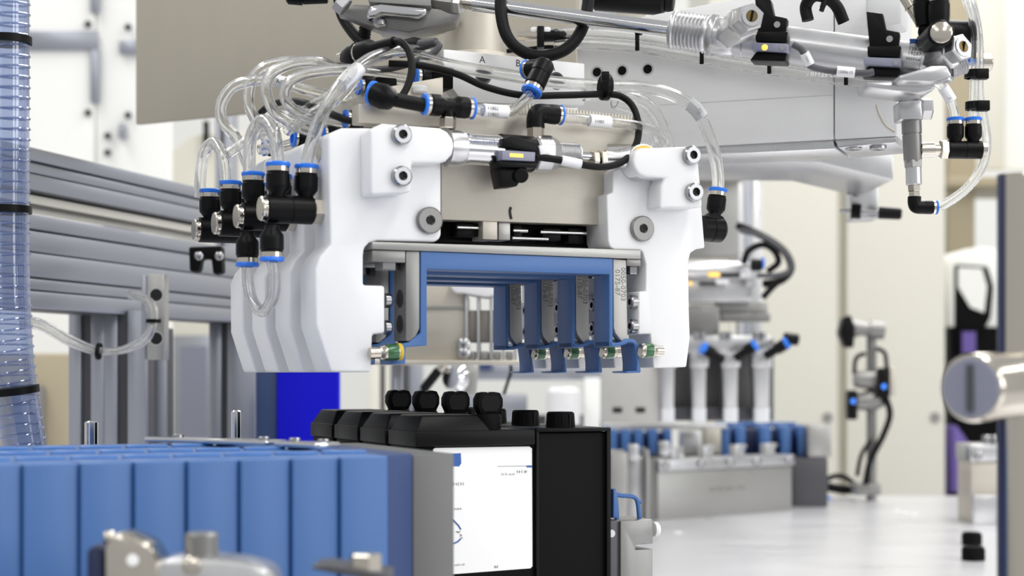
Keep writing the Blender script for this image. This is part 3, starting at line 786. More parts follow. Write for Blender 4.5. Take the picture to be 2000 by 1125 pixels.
# loops behind, running from rear fittings to the valve plate
ctube('outermost clear air tube loop at the left before the beige sheet', [mp(487, 330, d3), mp(462, 270, d3 + 10), mp(436, 240, d3 + 10), mp(432, 205, d3), mp(452, 172, d3 - 10), mp(490, 158, d2 + 30), mp(540, 158, d2 + 30), mp(600, 176, d2 + 30), mp(680, 195, d2 + 40)], 3.6)
ctube('second clear air tube loop from the left before the beige sheet', [mp(540, 300, d3 - 10), mp(505, 245, d3 - 10), mp(486, 200, d3 - 10), mp(492, 158, d3 - 15), mp(520, 130, d2 + 30), mp(575, 120, d2 + 30), mp(640, 132, d2 + 30), mp(720, 150, d2 + 40), mp(840, 168, d2 + 50)], 3.6)
ctube('third clear air tube loop from the left before the beige sheet', [mp(640, 262, d2 + 10), mp(590, 250, d2 + 5), mp(540, 222, d2 + 5), mp(520, 180, d2), mp(530, 145, d2), mp(570, 124, d2), mp(620, 120, d2), mp(660, 132, d2 + 20), mp(760, 148, d2 + 30), mp(850, 160, d2 + 40)], 3.6)
ctube('innermost clear air tube loop with white sleeve', [mp(690, 245, d2), mp(640, 238, d2), mp(590, 225, 55), mp(558, 195, 50), mp(562, 165, 45), mp(592, 146, 45), mp(640, 138, 45), mp(690, 136, 46), mp(700, 142, 46), mp(660, 190, 46), mp(610, 222, 60), mp(560, 256, d2 + 10)], 3.4)
ctube('slim clear air tube crossing low behind the loops', [mp(445, 300, d3), mp(490, 270, d3), mp(560, 235, d3), mp(640, 190, d2), mp(700, 165, d2)], 3.2)
ctube('clear air tube entering the blue ringed fittings behind the jaws', [mp(505, 293, d3), mp(560, 283, d3), mp(610, 262, d3), mp(680, 250, d3)], 3.2)
t = Thing('tube_sleeve', 'white printed sleeve on the inner tube loop', 'marker sleeve')
t.part('sleeve', G().cyl(mp(666, 168, 15.5), mp(702, 134, 22), 4.1, 16), 'white_plastic')
t.part('print', G().text('M0.5', mp(670, 166, 10.8), mp(702, 134, 20) - mp(666, 168, 16), (-.6, 0, .7), 3.6, thick=.03), 'print_grey')
t = Thing('tube_sleeve', 'white sleeve marked AC1 on the outer tube loop', 'marker sleeve')
t.part('sleeve', G().cyl(mp(538, 157, d2 + 30), mp(560, 162, d2 + 30), 3.9, 16), 'white_plastic')
t.part('print', G().text('AC1', mp(539, 158, d2 + 25.7), M.ax() + Vector((0, 0, -.2)), (0, 0, 1), 4, thick=.03), 'print_black')

def straight(lab, A, B, R, ports=(1, 1), stem=None, ell=False):
    """inline union with a blue collar at each end, optional hex stem downwards"""
    t = Thing('push_in_fitting', lab, 'pneumatic fitting')
    A, B = Vector(A), Vector(B); m_ = (A + B) / 2; L = (B - A).length / 2; e = (B - A).normalized()
    t.part('waist', G().rev(m_ - e * L * .55, m_ + e * L * .55, [(0, R * .75), (L * 1.1, R * .75)], 20), 'black_plastic')
    if ports[0]: port(t, m_ - e * L * .1, -e, R, L * .9, neck=.75)
    if ports[1]: port(t, m_ + e * L * .1, e, R, L * .9, neck=.75)
    if stem is not None:
        S = Vector(stem); n = (S - m_).normalized(); Ls = (S - m_).length
        t.part('branch', G().cyl(m_, m_ + n * Ls * .55, R * .62, 18), 'black_plastic')
        hexnut(t, m_ + n * Ls * .5, S, R * .78)
    return t
straight('black tee fitting with two blue rings above the short cylinder', mp(826, 203, -4), mp(925, 212, -4), 6.4, stem=mp(874, 252, -4))
t = Thing('push_in_fitting', 'black swivel elbow with blue ring left of the tee', 'pneumatic fitting')
A, B = mp(745, 190, -2), mp(830, 206, -4)
t.part('plug_stem', G().cyl(A, B, 4.2, 18), 'black_plastic')
t.part('elbow', G().rev(mp(728, 182, 6), mp(768, 195, -6), [(0, 5), (2, 7), (8, 7.6), (13, 6.6), (17, 3), (17, 0)], 22), 'black_plastic')
t.part('collar', G().rev(mp(722, 180, 8), mp(732, 183, 6), [(0, 4.2), (0, 6.8), (2.2, 7.2), (4, 6.6), (4, 4.2)], 22), 'blue_collar')
t = Thing('push_in_fitting', 'tilted black elbow with two blue rings before the engraved plate', 'pneumatic fitting')
port(t, mp(1058, 138, 8), mp(1033, 188, 4) - mp(1060, 132, 8), 6.4, 17.5, neck=.95)
t.part('elbow', G().rev(mp(1066, 122, 9), mp(1050, 152, 7), [(0, 0), (0, 5.2), (2, 6.4), (9, 6.4), (9, 0)], 20), 'black_plastic')
port(t, mp(1058, 134, 10), mp(1028, 134, 24) - mp(1060, 132, 10), 6.0, 14, neck=.95)
t = Thing('push_in_fitting', 'black elbow fitting on a nickel stem at the middle of the plate', 'pneumatic fitting')
t.part('elbow', G().tube(spline([mp(1046, 250, -4), mp(1046, 232, -4), mp(1050, 222, -4), mp(1062, 221, -4), mp(1078, 224, -4)]), 5.6, 18), 'black_plastic')
port(t, mp(1064, 222, -4), M.ax() + Vector((0, 0, -.02)), 6.0, 11.5, neck=.95)
hexnut(t, mp(1046, 246, -4), mp(1046, 272, -4), 5.2, 'nickel', 'stem')
t = Thing('push_in_fitting', 'black elbow with blue ring on the far right jaw side', 'pneumatic fitting')
D = 18
t.part('banjo', G().rev(mp(1368, 446, D), mp(1425, 450, D), [(0, 8.4), (7, 8.4), (7.3, 8.0), (7.8, 8.4), (15, 8.4), (17, 6.4), (17, 0)], 26), 'black_plastic')
t.part('neck', G().prism(M, [(1381, 425), (1398, 412), (1416, 425), (1411, 445), (1384, 440)], D - 5, D + 5), 'black_plastic', bevel=1)
port(t, mp(1396, 424, D), Vector((0, 0, 1)) + M.ax() * .14, 6.2, 19)
t = Thing('air_tube', 'clear air tube arching down to the right jaw fitting, with printed sleeve', 'tube', 'clear air tubes')
pth = spline([mp(1402, 385, 18), mp(1402, 340, 18), mp(1393, 290, 18), mp(1372, 235, 20), mp(1340, 200, 22), mp(1300, 180, 26), mp(1250, 170, 30), mp(1180, 168, 34), mp(1080, 160, 40), mp(980, 145, 48), mp(880, 128, 60), mp(820, 112, 66)])
t.part('tube', G().pipe(pth, 4.0, 2.7), 'clear_tube')
s1 = t.part('sleeve', G().tube([mp(1346, 201, 22), mp(1358, 210, 21), mp(1372, 228, 20)], 4.3, 14), 'clear_cup')
t.part('sleeve_print', G().text('N7', mp(1363, 226, 15.6), Vector((0, 0, 1)) + M.ax() * .6, M.ax() * -1 + Vector((0, 0, .6)), 4, thick=.03), 'print_grey', s1)
ctube('clear air tube dropping behind the right jaw from the plate', [mp(1310, 300, 45), mp(1300, 260, 40), mp(1280, 220, 38), mp(1250, 195, 36), mp(1200, 185, 36), mp(1140, 186, 38)], 4.0)
ctube('clear air tube curving into the space above the right jaw', [mp(1285, 285, 70), mp(1270, 245, 60), mp(1240, 215, 55), mp(1200, 200, 50)], 4.0)
t = Thing('air_tube', 'straight clear air tube from the middle elbow, with printed sleeve', 'tube', 'clear air tubes')
t.part('tube', G().pipe(spline([mp(1094, 230, -4), mp(1140, 234, -4), mp(1200, 240, -2), mp(1255, 248, 4), mp(1290, 262, 14), mp(1296, 280, 30), mp(1270, 292, 50)]), 3.3, 2.18), 'clear_tube')
s1 = t.part('sleeve', G().cyl(mp(1150, 235, -4), mp(1190, 239, -3), 3.9, 14), 'label_paper')
for dy in (-1, 1): t.part('sleeve_print', G().text('11003', mp(1162, 237, -8), M.ax(), (0, 0, 1), 2.6, thick=.03), 'print_black', s1)
t = Thing('air_tube', 'clear air tube between the tee and the tilted elbow, with printed sleeve', 'tube', 'clear air tubes')
t.part('tube', G().pipe(spline([mp(918, 212, -4), mp(945, 216, -4), mp(985, 219, -3), mp(1005, 214, -1), mp(1022, 198, 2), mp(1034, 186, 4)]), 3.2, 2.11), 'clear_tube')
s1 = t.part('sleeve', G().cyl(mp(943, 215, -4), mp(990, 219, -3), 4.0, 16), 'label_paper')
for z_ in (-1.6, 1.6): t.part('sleeve_print', G().text('11802', mp(952, 217 + z_ * 4, -8.0), M.ax(), (0, 0, 1), 3.0, thick=.03), 'print_black', s1)
t = tie('cable_tie', mp(1182, 170, 22), M.ax(), 7.5, 'black cable tie with upright head on the tubes over the plate')
tie_head(t, mp(1182, 150, 10), 5, 6)

# connectors and cables over the left jaws
t = Thing('cable_connector', 'black round connector with nickel ring above the tube loops', 'connector')
A, B = P(672, 116, 1060), P(770, 82, 1020); L = (B - A).length; e = (B - A).normalized()
t.part('socket', G().rev(A, B, [(0, 3.4), (3, 5.6), (12, 7.8), (16, 7.8), (17, 6), (17, 0)], 22), 'black_plastic')
t.part('ring', G().rev(A, B, [(14, 6), (15, 7.0), (19, 7.0), (20, 5)], 22), 'nickel')
t.part('plug', G().rev(A, B, [(18.5, 5), (19, 7.2), (29, 6.8), (33, 4.2), (L, 3.4), (L, 0)], 22), 'black_rubber')
t.part('back_nut', G().cyl(P(664, 118, 1066), P(676, 113, 1060), 4.6, 14, 1), 'nickel')
t = Thing('cable_connector', 'black plug with grey boot beside the round column', 'connector')
A, B = P(775, 98, 1080), P(852, 82, 1060); L = (B - A).length
t.part('plug', G().rev(A, B, [(0, 3), (3, 5.6), (16, 6), (20, 4.6), (20, 0)], 20), 'black_rubber')
t.part('boot', G().rev(A, B, [(19, 4.0), (23, 3.6), (L, 2.8), (L, 0)], 18), 'grey_cable')
single('control_cable', G().tube(pp((766, 80, 1022), (785, 84, 1015), (800, 104, 1010), (804, 140, 1005), (790, 180, 1000), (760, 212, 995), (720, 232, 992), (685, 236, 995), (655, 226, 1005), (620, 210, 1030), (580, 198, 1060), (545, 200, 1090), (515, 215, 1110), (495, 245, 1120), (483, 285, 1130)), 2.3, 10), 'black_rubber', 'black control cable looping from the round connector down to the left jaws', 'cable')
single('control_cable', G().tube(pp((850, 84, 1060), (858, 90, 1058), (840, 108, 1058), (800, 124, 1060), (760, 134, 1065), (720, 136, 1075), (690, 134, 1090)), 2.2, 10), 'grey_cable', 'grey control cable bending back from the plug beside the column', 'cable')
single('power_cable', G().tube(pp((980, -30, 1090), (978, 20, 1085), (990, 70, 1080), (1020, 100, 1078), (1060, 110, 1076), (1105, 96, 1078), (1135, 60, 1082), (1148, 10, 1088), (1150, -30, 1090)), 4.0, 14), 'black_rubber', 'thick black cable hanging in a loop under the chrome rod', 'cable')
single('power_cable', G().tube(pp((660, -10, 1150), (668, 30, 1150), (690, 65, 1140), (715, 90, 1130), (740, 110, 1120)), 3.8, 12), 'black_rubber', 'black hose curving down behind the steel yoke', 'cable')
single('ribbed_conduit', G().rev(P(716, 30, 1135), P(708, 108, 1135), [(0, 0)] + [q for i in range(14) for q in ((i * 2, 3.8), (i * 2 + 1, 4.5))] + [(28, 0)], 16), 'black_rubber', 'short ribbed black conduit behind the steel yoke', 'conduit', smooth=80)
t = Thing('cable_connector', 'nickel threaded connector with black boot beside the thick cable loop', 'connector')
A, B = P(1010, 70, 1200), P(1108, 70, 1200)
t.part('nut', G().rev(A, B, [(0, 0), (0, 3.2), (6, 3.2), (6, 4.4), (14, 4.4), (14, 3.6), (18, 3.6), (18, 0)], 16), 'nickel')
t.part('boot', G().rev(A, B, [(17, 0), (17, 4.6), (34, 4.0), (36, 2), (36, 0)], 18), 'black_plastic')
t.part('clip', G().pbox(C(1194), 1049, 50, 1063, 92, 0, 12), 'black_plastic', bevel=.8)
t.part('cushion', G().pbox(C(1196), 1036, 52, 1076, 64, 0, 12), 'white_plastic', bevel=1.5)
single('sensor_cable', G().tube(pp((1108, 71, 1200), (1118, 78, 1200), (1120, 92, 1205), (1100, 94, 1210), (1070, 92, 1210), (1030, 96, 1212), (990, 100, 1215)), 1.6, 8), 'black_rubber', 'thin black lead under the nickel connector', 'cable')
for x, y, lab in ((806, 148, 'black valve fitting with blue ring behind the tubes, right of the loops'), (696, 165, 'small black fitting with dark blue ring behind the loops')):
    t = Thing('push_in_fitting', lab, 'pneumatic fitting'); A = mp(x + 42, y + 4, 75)
    port(t, A, -M.ax(), 6.2, 14, neck=.9); t.part('stem', G().cyl(A, A + M.ax() * 9, 4.6, 16), 'nickel')
    t.part('body', G().pbox(M, x + 40, y - 14, x + 80, y + 24, 68, 84), 'black_matte', bevel=1)
BFIT = ((690, 232, 60, 'upper'), (645, 262, 70, 'middle'), (588, 270, 110, 'lower'), (530, 288, 150, 'lowest'))
for x, y, w, nm in BFIT:
    t = Thing('push_in_fitting', '%s of the small blue ringed fittings behind the left jaws' % nm, 'pneumatic fitting', 'small fittings behind the left jaws'); A = mp(x + 18, y + 2, w)
    port(t, A, -M.ax(), 5.6, 12, neck=.9); t.part('stem', G().cyl(A, A + M.ax() * 12, 4.4, 16), 'nickel')
t = Thing('valve_block', 'grey aluminium valve block carrying the small fittings behind the left jaws', 'valve block')
t.part('block', G().prism(M, [(720, 176), (866, 150), (866, 236), (720, 236)], 62, 200), 'alum_plate', bevel=.8)
t.part('knob', G().cyl(mp(820, 182, 60), mp(820, 168, 60), 4.6, 18, .8), 'white_plastic')

# jaw-side hex plugs on the tops of the rear left jaws
for k, lab in ((0, 'nickel hex plug on the front left jaw flank'), (1, 'nickel hex plug on the second left jaw flank')):
    t = Thing('hex_plug', lab, 'plug'); A = mp(641, 300, 18 + k * PITCH)
    hexnut(t, A, A - M.ax() * 6, 6, 'nickel', 'plug'); t.part('washer', G().cyl(A + M.ax() * .5, A - M.ax() * 1, 6.6, 20), 'screw')

# ------------------------------------------------------------------ tubes clipped along the gantry beam
for i, (dy, lab) in enumerate(((0, 'upper clear air tube running along the gantry beam'), (24, 'lower clear air tube running along the gantry beam'))):
    ctube(lab, [BF.pt(1085, 66 + dy, -9), BF.pt(1140, 62 + dy, -9), BF.pt(1250, 70 + dy, -9), BF.pt(1370, 90 + dy, -9), BF.pt(1500, 112 + dy, -9), BF.pt(1640, 132 + dy, -9), BF.pt(1760, 150 + dy, -9)], 4.0)
t = Thing('tube_print', 'white lettering on the lower tube along the gantry beam', 'print')
t.part('lettering', G().text('YO-ST110 *', BF.pt(1640, 147, -13.4), (-BF.ax() + Vector((0, 0, .125))), (-.12, 0, -1), 4.6, thick=.03), 'label_paper')
for x, y, lab in ((1244, 77, 'leftmost black cable tie on the gantry beam tubes'), (1370, 103, 'second black cable tie on the gantry beam tubes'), (1502, 122, 'third black cable tie on the gantry beam tubes'), (1652, 144, 'rightmost black cable tie on the gantry beam tubes')):
    t = Thing('cable_tie', lab, 'cable tie', 'cable ties on the gantry beam')
    t.part('strap', G().pbox(BF, x - 4, y - 14, x + 4, y + 22, -14.5, -13), 'black_plastic', bevel=.5)
    t.part('lock_head', G().pbox(BF, x - 5, y - 22, x + 6, y - 11, -16, -9), 'black_plastic', bevel=.6)
single('hose_coil', G().tube(pp((1578, 40, 1090), (1574, 12, 1090), (1590, -8, 1085), (1615, -4, 1085), (1635, 14, 1088), (1648, 44, 1090)), 4.0, 12), 'black_rubber', 'ribbed black cable loop on top of the gantry beam', 'cable')
t = tie('cable_tie', P(1612, 0, 1086), (1, 0, -.4), 4.4, 'black cable tie with long tail on the cable loop'); t.part('tail', G().cyl(P(1612, 0, 1080), P(1604, 22, 1080), 1.6, 8), 'black_plastic')

# ------------------------------------------------------------------ valve cluster at the right end
t = Thing('tee_fitting', 'black swivel tee with round nickel cap at the clevis end', 'pneumatic fitting')
A = P(1835, 68, 985)
t.part('body', G().cyl(A + Vector((0, 26, 0)), A + Vector((-.5, -6, 0)), 8.0, 28, .8), 'black_plastic')
t.part('cap', G().rev(A + Vector((-.5, -5.6, 0)), A + Vector((-1, -9, 0)), [(0, 6.4), (1.4, 6.4), (2, 5.6), (2, 0)], 28), 'nickel')
port(t, P(1834, 54, 990), (0, 0, 1), 6.4, 21, neck=.9); port(t, P(1806, 50, 1000), (-.1, 0, 1), 5.8, 21, neck=.9)
t.part('stem', G().cyl(P(1800, 52, 1005), P(1834, 62, 1000), 6, 20, .8), 'black_plastic')
t = Thing('silencer', 'nickel exhaust pipe slanting beside the swivel tee', 'silencer')
t.part('pipe', G().rev(P(1768, -10, 1030), P(1812, 62, 1020), [(0, 4.5), (9, 4.5), (9, 5.0), (10.5, 5.0), (10.5, 4.2), (22, 4.2), (22, 0)], 20), 'nickel')
t = Thing('manifold_fitting', 'black double fitting lying behind the long cylinder clevis', 'pneumatic fitting')
A, B = P(1850, 64, 1050), P(1915, 66, 1050); L = (B - A).length
t.part('barrel', G().rev(A, B, [(0, 8), (L - 4, 8), (L - 4, 0)], 26), 'black_plastic')
t.part('end_cap', G().rev(A, B, [(L - 4, 0), (L - 4, 5), (L, 4.4), (L, 0)], 22), 'nickel')
t.part('branch', G().cyl(P(1889, 70, 1050), P(1889, 118, 1050), 6, 20, .8), 'black_plastic')
t.part('collar', G().cyl(P(1889, 118, 1050), P(1889, 124, 1050), 5.6, 20), 'blue_collar')
t = Thing('clevis_bolt', 'threaded nickel bolt end and nuts behind the clevis', 'bolt')
pr = [(0, 0), (0, 5.6)]
for i in range(14): pr += [(i * 1.8 + .6, 5.8), (i * 1.8 + 1.4, 5.2)]
t.part('shank', G().rev(P(1860, 120, 1060), P(1938, 122, 1060), pr + [(26, 0)], 22), 'nickel', smooth=80)
pr = [(0, 0), (0, 7)]
for i in range(7): pr += [(i * 1.5 + .5, 7.6), (i * 1.5 + 1.2, 6.9)]
t.part('knurled_nut', G().rev(P(1852, 130, 1000), P(1890, 118, 1000), pr + [(11, 0)], 26), 'alum_bright', smooth=80)
t = Thing('mounting_foot', 'bright steel foot plate and washer under the long cylinder clevis', 'bracket')
t.part('foot', G().prism(C(1010), [(1692, 158), (1740, 160), (1830, 166), (1822, 178), (1790, 183), (1700, 172)], -8, 26), 'alum_bright', bevel=1.5)
t.part('washer', G().cyl(P(1838, 160, 1000), P(1838, 150, 1000), 7.2, 24, .6), 'chrome')
t.part('lug', G().prism(C(990), [(1755, 148), (1820, 128), (1850, 128), (1860, 150), (1820, 160), (1762, 158)], -6, 14), 'alum_bright', bevel=1.2)

t = Thing('pressure_switch', 'silver upright valve with elbow head and hex neck at the beam end', 'valve')
Y = 1040
t.part('elbow', G().prism(C(Y), [(1756, 197), (1800, 194), (1803, 232), (1758, 234)], -9, 9), 'alum_bright', bevel=1.4)
hexnut(t, P(1797, 213, Y), P(1819, 213, Y), 7.2, 'alum_bright', 'hex_cap')
t.part('upper_body', G().rev(P(1780, 230, Y), P(1783, 318, Y), [(0, 6.2), (10, 6.2), (10, 5.6), (11, 5.6), (11, 6.0), (26, 5.7), (28.5, 5.2), (28.5, 0)], 24), 'steel')
hexnut(t, P(1783, 312, Y), P(1784, 328, Y), 6.0, 'alum', 'hex_neck')
t.part('lower_body', G().cyl(P(1784, 326, Y), P(1785, 362, Y), 5.0, 22, .6), 'alum_bright')
hexnut(t, P(1785, 361, Y), P(1786, 374, Y), 4.2, 'nickel', 'stem_nut'); hexnut(t, P(1786, 374, Y), P(1786, 391, Y), 3.8, 'nickel', 'stem_nut')
t.part('side_cone', G().rev(P(1786, 293, Y), P(1838, 292, Y), [(0, 0), (0, 2.2), (4, 3), (4, 4.6), (12, 4.6), (12.4, 3.6), (16, 3.6), (16, 0)], 20), 'nickel')
t = Thing('manifold_fitting', 'black double fitting with two blue rings beside the silver upright valve', 'pneumatic fitting')
A, B = P(1836, 292, Y), P(1926, 293, Y); L = (B - A).length
hexnut(t, A, A + Vector((5, 0, 0)), 6.2)
t.part('barrel', G().rev(A, B, [(5, 0), (5, 5.7), (15.3, 5.7), (15.4, 5.4), (15.9, 5.4), (16, 5.7), (L - 3, 5.7), (L - 3, 0)], 26), 'black_plastic')
t.part('end_cap', G().rev(A, B, [(L - 3, 0), (L - 3, 4.8), (L, 4.6), (L, 0)], 22), 'nickel')
for x in (1866, 1901): port(t, P(x, 281, Y), (0, 0, 1), 5.3, 16.5)
t = Thing('push_in_fitting', 'black elbow with blue ring at the foot of the silver upright valve', 'pneumatic fitting')
t.part('elbow', G().tube(spline([P(1786, 384, Y), P(1786, 396, Y), P(1790, 404, Y), P(1805, 405, Y)]), 4.2, 16), 'black_plastic')
port(t, P(1797, 405, Y), (1, 0, 0), 4.3, 11, neck=.95)
t = Thing('air_tube', 'short clear air tube with printed sleeve above the double fitting', 'tube', 'clear air tubes')
t.part('tube', G().pipe(pp((1866, 240, Y), (1863, 215, Y), (1852, 186, Y), (1836, 165, Y - 5), (1822, 152, Y - 10)), 2.9, 1.91), 'clear_tube')
s1 = t.part('sleeve', G().cyl(P(1858, 196, Y), P(1842, 170, Y - 3), 3.6, 14), 'label_paper')
t.part('sleeve_print', G().text('11201', P(1857, 194, Y - 4.2), P(1842, 170, Y) - P(1858, 196, Y), P(1842, 200, Y) - P(1858, 190, Y), 3, thick=.03), 'print_black', s1)
ctube('clear air tube rising past the clevis to the top edge', [P(1901, 240, Y), P(1902, 200, Y), P(1904, 140, Y), P(1906, 80, Y), P(1898, 30, Y), P(1880, -20, Y)], 3.0)
ctube('long clear air tube bowing from the bottom elbow up past the double fitting', [P(1826, 405, Y), P(1850, 396, Y), P(1890, 366, Y), P(1918, 325, Y), P(1927, 280, Y + 4), P(1921, 236, Y + 6), P(1912, 180, Y + 6), P(1912, 100, Y + 6), P(1904, 30, Y + 6), P(1884, -25, Y + 6)], 3.0)
for x, y, lab in ((1908, 207, 'lower black cable tie on the tubes above the double fitting'), (1906, 145, 'upper black cable tie on the tubes beside the clevis')):
    t = tie('cable_tie', P(x - 3, y, Y + 3), (0, 0, 1), 5.2, lab, w=5); tie_head(t, P(x + 11, y, Y - 1), 8, 6.5)

# --- under-plate of the gantry and the thumb-screw bracket
f = C(1600)
t = Thing('under_plate', 'pale aluminium plate under the gantry beam', 'plate')
t.part('plate', G().prism_az(f, [f.on(x, y) for x, y in ((1372, 306), (1745, 292), (1745, 352), (1600, 318), (1372, 316))], 0, 152), 'alum_bright', bevel=1.5)
f = C(1748)
t = Thing('thumb_bracket', 'silver angle bracket with black thumb screw under the gantry beam', 'bracket')
t.part('angle', G().prism(f, [(1613, 320), (1716, 318), (1716, 428), (1662, 430), (1660, 346), (1613, 344)], 0, 30), 'alum_bright', bevel=2)
A, B = P(1640, 411, 1745), P(1760, 418, 1730)
t.part('spindle', G().cyl(A, B, 2.2, 12), 'screw')
t.part('knob', G().rev(A, B, [(12, 0), (12, 8), (22, 8), (22, 0)], 18), 'black_plastic')
t.part('knob', G().rev(A, B, [(40, 0), (40, 6.5), (62, 6.0), (64, 4), (64, 0)], 18), 'black_rubber')
screw(t, P(1672, 370, 1748), (-1, -1, 0), 8)

# ================================================================== black containers under the gripper
def container(lab, labelled):
    t = Thing('plastic_container', lab, 'container', 'black plastic containers in a row')
    D0 = 4; D1 = 50; zb = TZ
    A = lambda x, y=900: M.on(x, y, D0)[0]
    Z = lambda x, y: M.on(x, y, D0)[1]
    zt = Z(1120, 838)
    aL, aR = A(816), A(1192)
    t.part('body', G().box(M, aL, aR, D0 + 1.5, D1, zb, zt - 2), 'black_matte', bevel=1.2)
    # left half: skirt of the lid and the bevelled hump
    a0, a1, a2 = A(810), A(822), A(1044)
    t.part('lid_skirt', G().box(M, a0, a2, D0 - 1.5, D1 - 1, Z(820, 873), Z(820, 842)), 'black_plastic', bevel=1.0)
    hz0, hz1 = Z(830, 843), Z(880, 811)
    g = G(); hb = [(A(812), hz0), (A(957), hz0), (A(936), hz1), (A(826), hz1)]
    fr_, bk_ = [], []
    n = 4
    vs = [M.pos(a, D0 - 1 if i < 2 else D0 + 3, z) for i, (a, z) in enumerate(hb)] + [M.pos(a, D1 - 2 if i < 2 else D1 - 9, z) for i, (a, z) in enumerate(hb)]
    g.add(vs, [(0, 1, 2, 3), (7, 6, 5, 4), (0, 4, 5, 1), (1, 5, 6, 2), (2, 6, 7, 3), (3, 7, 4, 0)])
    t.part('lid_hump', g, 'black_plastic', bevel=1.0)
    # right half: framed recessed panel
    a3 = A(1050)
    zt2 = Z(1120, 836)
    t.part('top_rim', G().box(M, a2 + .8, aR, D0 - 1, D1 - 1, zt2 - 2.2, zt2), 'black_plastic', bevel=.5)
    for x0, x1 in ((a2 + .8, a3 + .6), (aR - 3, aR)):
        t.part('side_rim', G().box(M, x0, x1, D0 - 1, D0 + 2, zb, zt2 - 2), 'black_plastic', bevel=.4)
    # flip cap with upright tab
    c = M.pos(A(976) + 2, 26, zt)
    t.part('neck', G().rev(c, c + Vector((0, 0, 1)), [(-2, 0), (-2, 8.2), (8, 8.2), (9.4, 7.4), (9.4, 0)], 24), 'black_matte')
    a, z = A(976) + 2, zt + 9
    w, h = 8.6, 14.0
    tab = [(a - w * .72, z), (a + w * .72, z), (a + w, z + h * .35), (a + w, z + h * .68), (a + w * .78, z + h * .95), (a + w * .28, z + h), (a + w * .14, z + h * .94), (a - w * .14, z + h * .94), (a - w * .28, z + h), (a - w * .78, z + h * .95), (a - w, z + h * .68), (a - w, z + h * .35)]
    tb = t.part('flip_tab', G().prism_az(M, tab, 22, 30), 'black_matte', bevel=1.2)
    inner = [((p[0] - a) * .72 + a, (p[1] - z - h * .5) * .7 + z + h * .5) for p in tab]
    t.part('tab_inset', G().prism_az(M, inner, 21.6, 22.2), 'black_plastic', tb)
    # screw caps
    c = M.pos(A(1120) + 2, 26, zt2)
    cp_ = t.part('screw_cap', G().rev(c, c + Vector((0, 0, 1)), [(-1, 0), (-1, 9.4), (8.5, 8.8), (9.6, 7.8), (9.6, 0)], 26), 'black_matte')
    for i in range(3):
        an = -1.9 + i * .5
        t.part('grip_rib', G().box(Frame(c.x + 9 * math.cos(an), c.y + 9 * math.sin(an), math.degrees(an)), -.6, .6, -.7, .7, c.z - EYE, c.z - EYE + 8), 'black_plastic', cp_)
    if labelled:
        lab_ = t.part('paper_label', G().prism(M, [(846, 878), (850, 875), (1034, 872), (1039, 876), (1040, 1106), (1036, 1110), (850, 1124)], D0 + 1.0, D0 + 1.8), 'label_paper', label='large white paper label')
        # corrected to be a rectangle in its own plane
        e, up = M.ax(), Vector((0, 0, 1)); q = D0 + .95
        t.part('print', G().prism(M, [(878, 886), (900, 885), (901, 905), (897, 911), (878, 911)], q - .05, q + .1), 'print_blue', lab_)
        t.part('print', G().prism(M, [(1028, 909), (1039, 909), (1039, 913), (1028, 913)], q - .05, q + .1), 'print_blue', lab_)
        for x, y, n_, sz, mm in ((886, 945, 5, 2.4, 'print_black'), (888, 993, 4, 2.0, 'print_black'), (980, 926, 8, 1.8, 'print_grey'), (1010, 921, 5, 2.2, 'print_black'),
                                 (888, 1103, 9, 1.4, 'print_grey'), (966, 1107, 3, 1.8, 'print_black')):
            t.part('print', G().smudge(M.pt(x, y, q), e, up, n_, sz), mm, lab_)
        # drop-shaped line drawing
        for pth in ([(880, 1010), (895, 1026), (900, 1034)], [(900, 1052), (894, 1058), (880, 1064)]):
            t.part('print', G().tube([M.pt(x, y, q) for x, y in pth], .5, 6), 'print_blue', lab_)
        for i in range(7):
            x, y = 890 + random.random() * 10, 1034 + random.random() * 18
            t.part('print', G().tube([M.pt(x, y, q), M.pt(x + 4, y - 3 + random.random() * 6, q)], .3, 5), 'print_grey', lab_)
        t.part('print', G().tube([M.pt(972, 911, q), M.pt(1030, 910, q)], .18, 5), 'print_grey', lab_)
    return t
CT = container('front black plastic container with the large white label', True)
c2 = container('second black plastic container from the front', False)
c2.root.location = c2.root.location + wv(1) * .001
copy_tree(c2.root, wv(1), label='third black plastic container from the front')
copy_tree(c2.root, wv(2), label='rearmost black plastic container in the row')

# --- clamp block holding the front container, with its blue clip
t = Thing('stop_block', 'notched aluminium stop block at the lower right of the front container', 'stop block')
f = Frame(0, 1000, 24.8)
E = 12
pts = [(1212, 1018), (1275, 1014), (1276, 1062), (1242, 1064), (1242, 1074), (1275, 1072), (1274, 1260), (1212, 1260)]
zz = [f.on(x, y, E) for x, y in pts]; zz[-1] = (zz[-1][0], TZ); zz[-2] = (zz[-2][0], TZ)
t.part('block', G().prism_az(f, zz, E, E + 30), 'steel', bevel=.8)
a0 = f.on(1182, 1060, E + 2)[0]; a1 = f.on(1212, 1060, E + 2)[0]
t.part('side_plate', G().box(f, a0, a1 - .2, E + 2, E + 28, TZ, f.on(1195, 1017, E)[1]), 'dark_steel', bevel=.8)
c = f.pt(1195, 1042, E + 2)
t.part('hole', G().rev(c, c - f.nv(), [(-.2, 0), (-.2, 2.4), (.1, 2.4), (.1, 0)], 18), 'alum_bright')
c = f.pt(1276, 1034, E + 14)
t.part('thumb_screw', G().rev(c, c + f.ax(), [(0, 4.6), (2.5, 5.0), (3.5, 4.0), (3.5, 0)], 20), 'white_plastic')
t = Thing('blue_clip', 'small blue plastic clip loop above the notched stop block', 'clip')
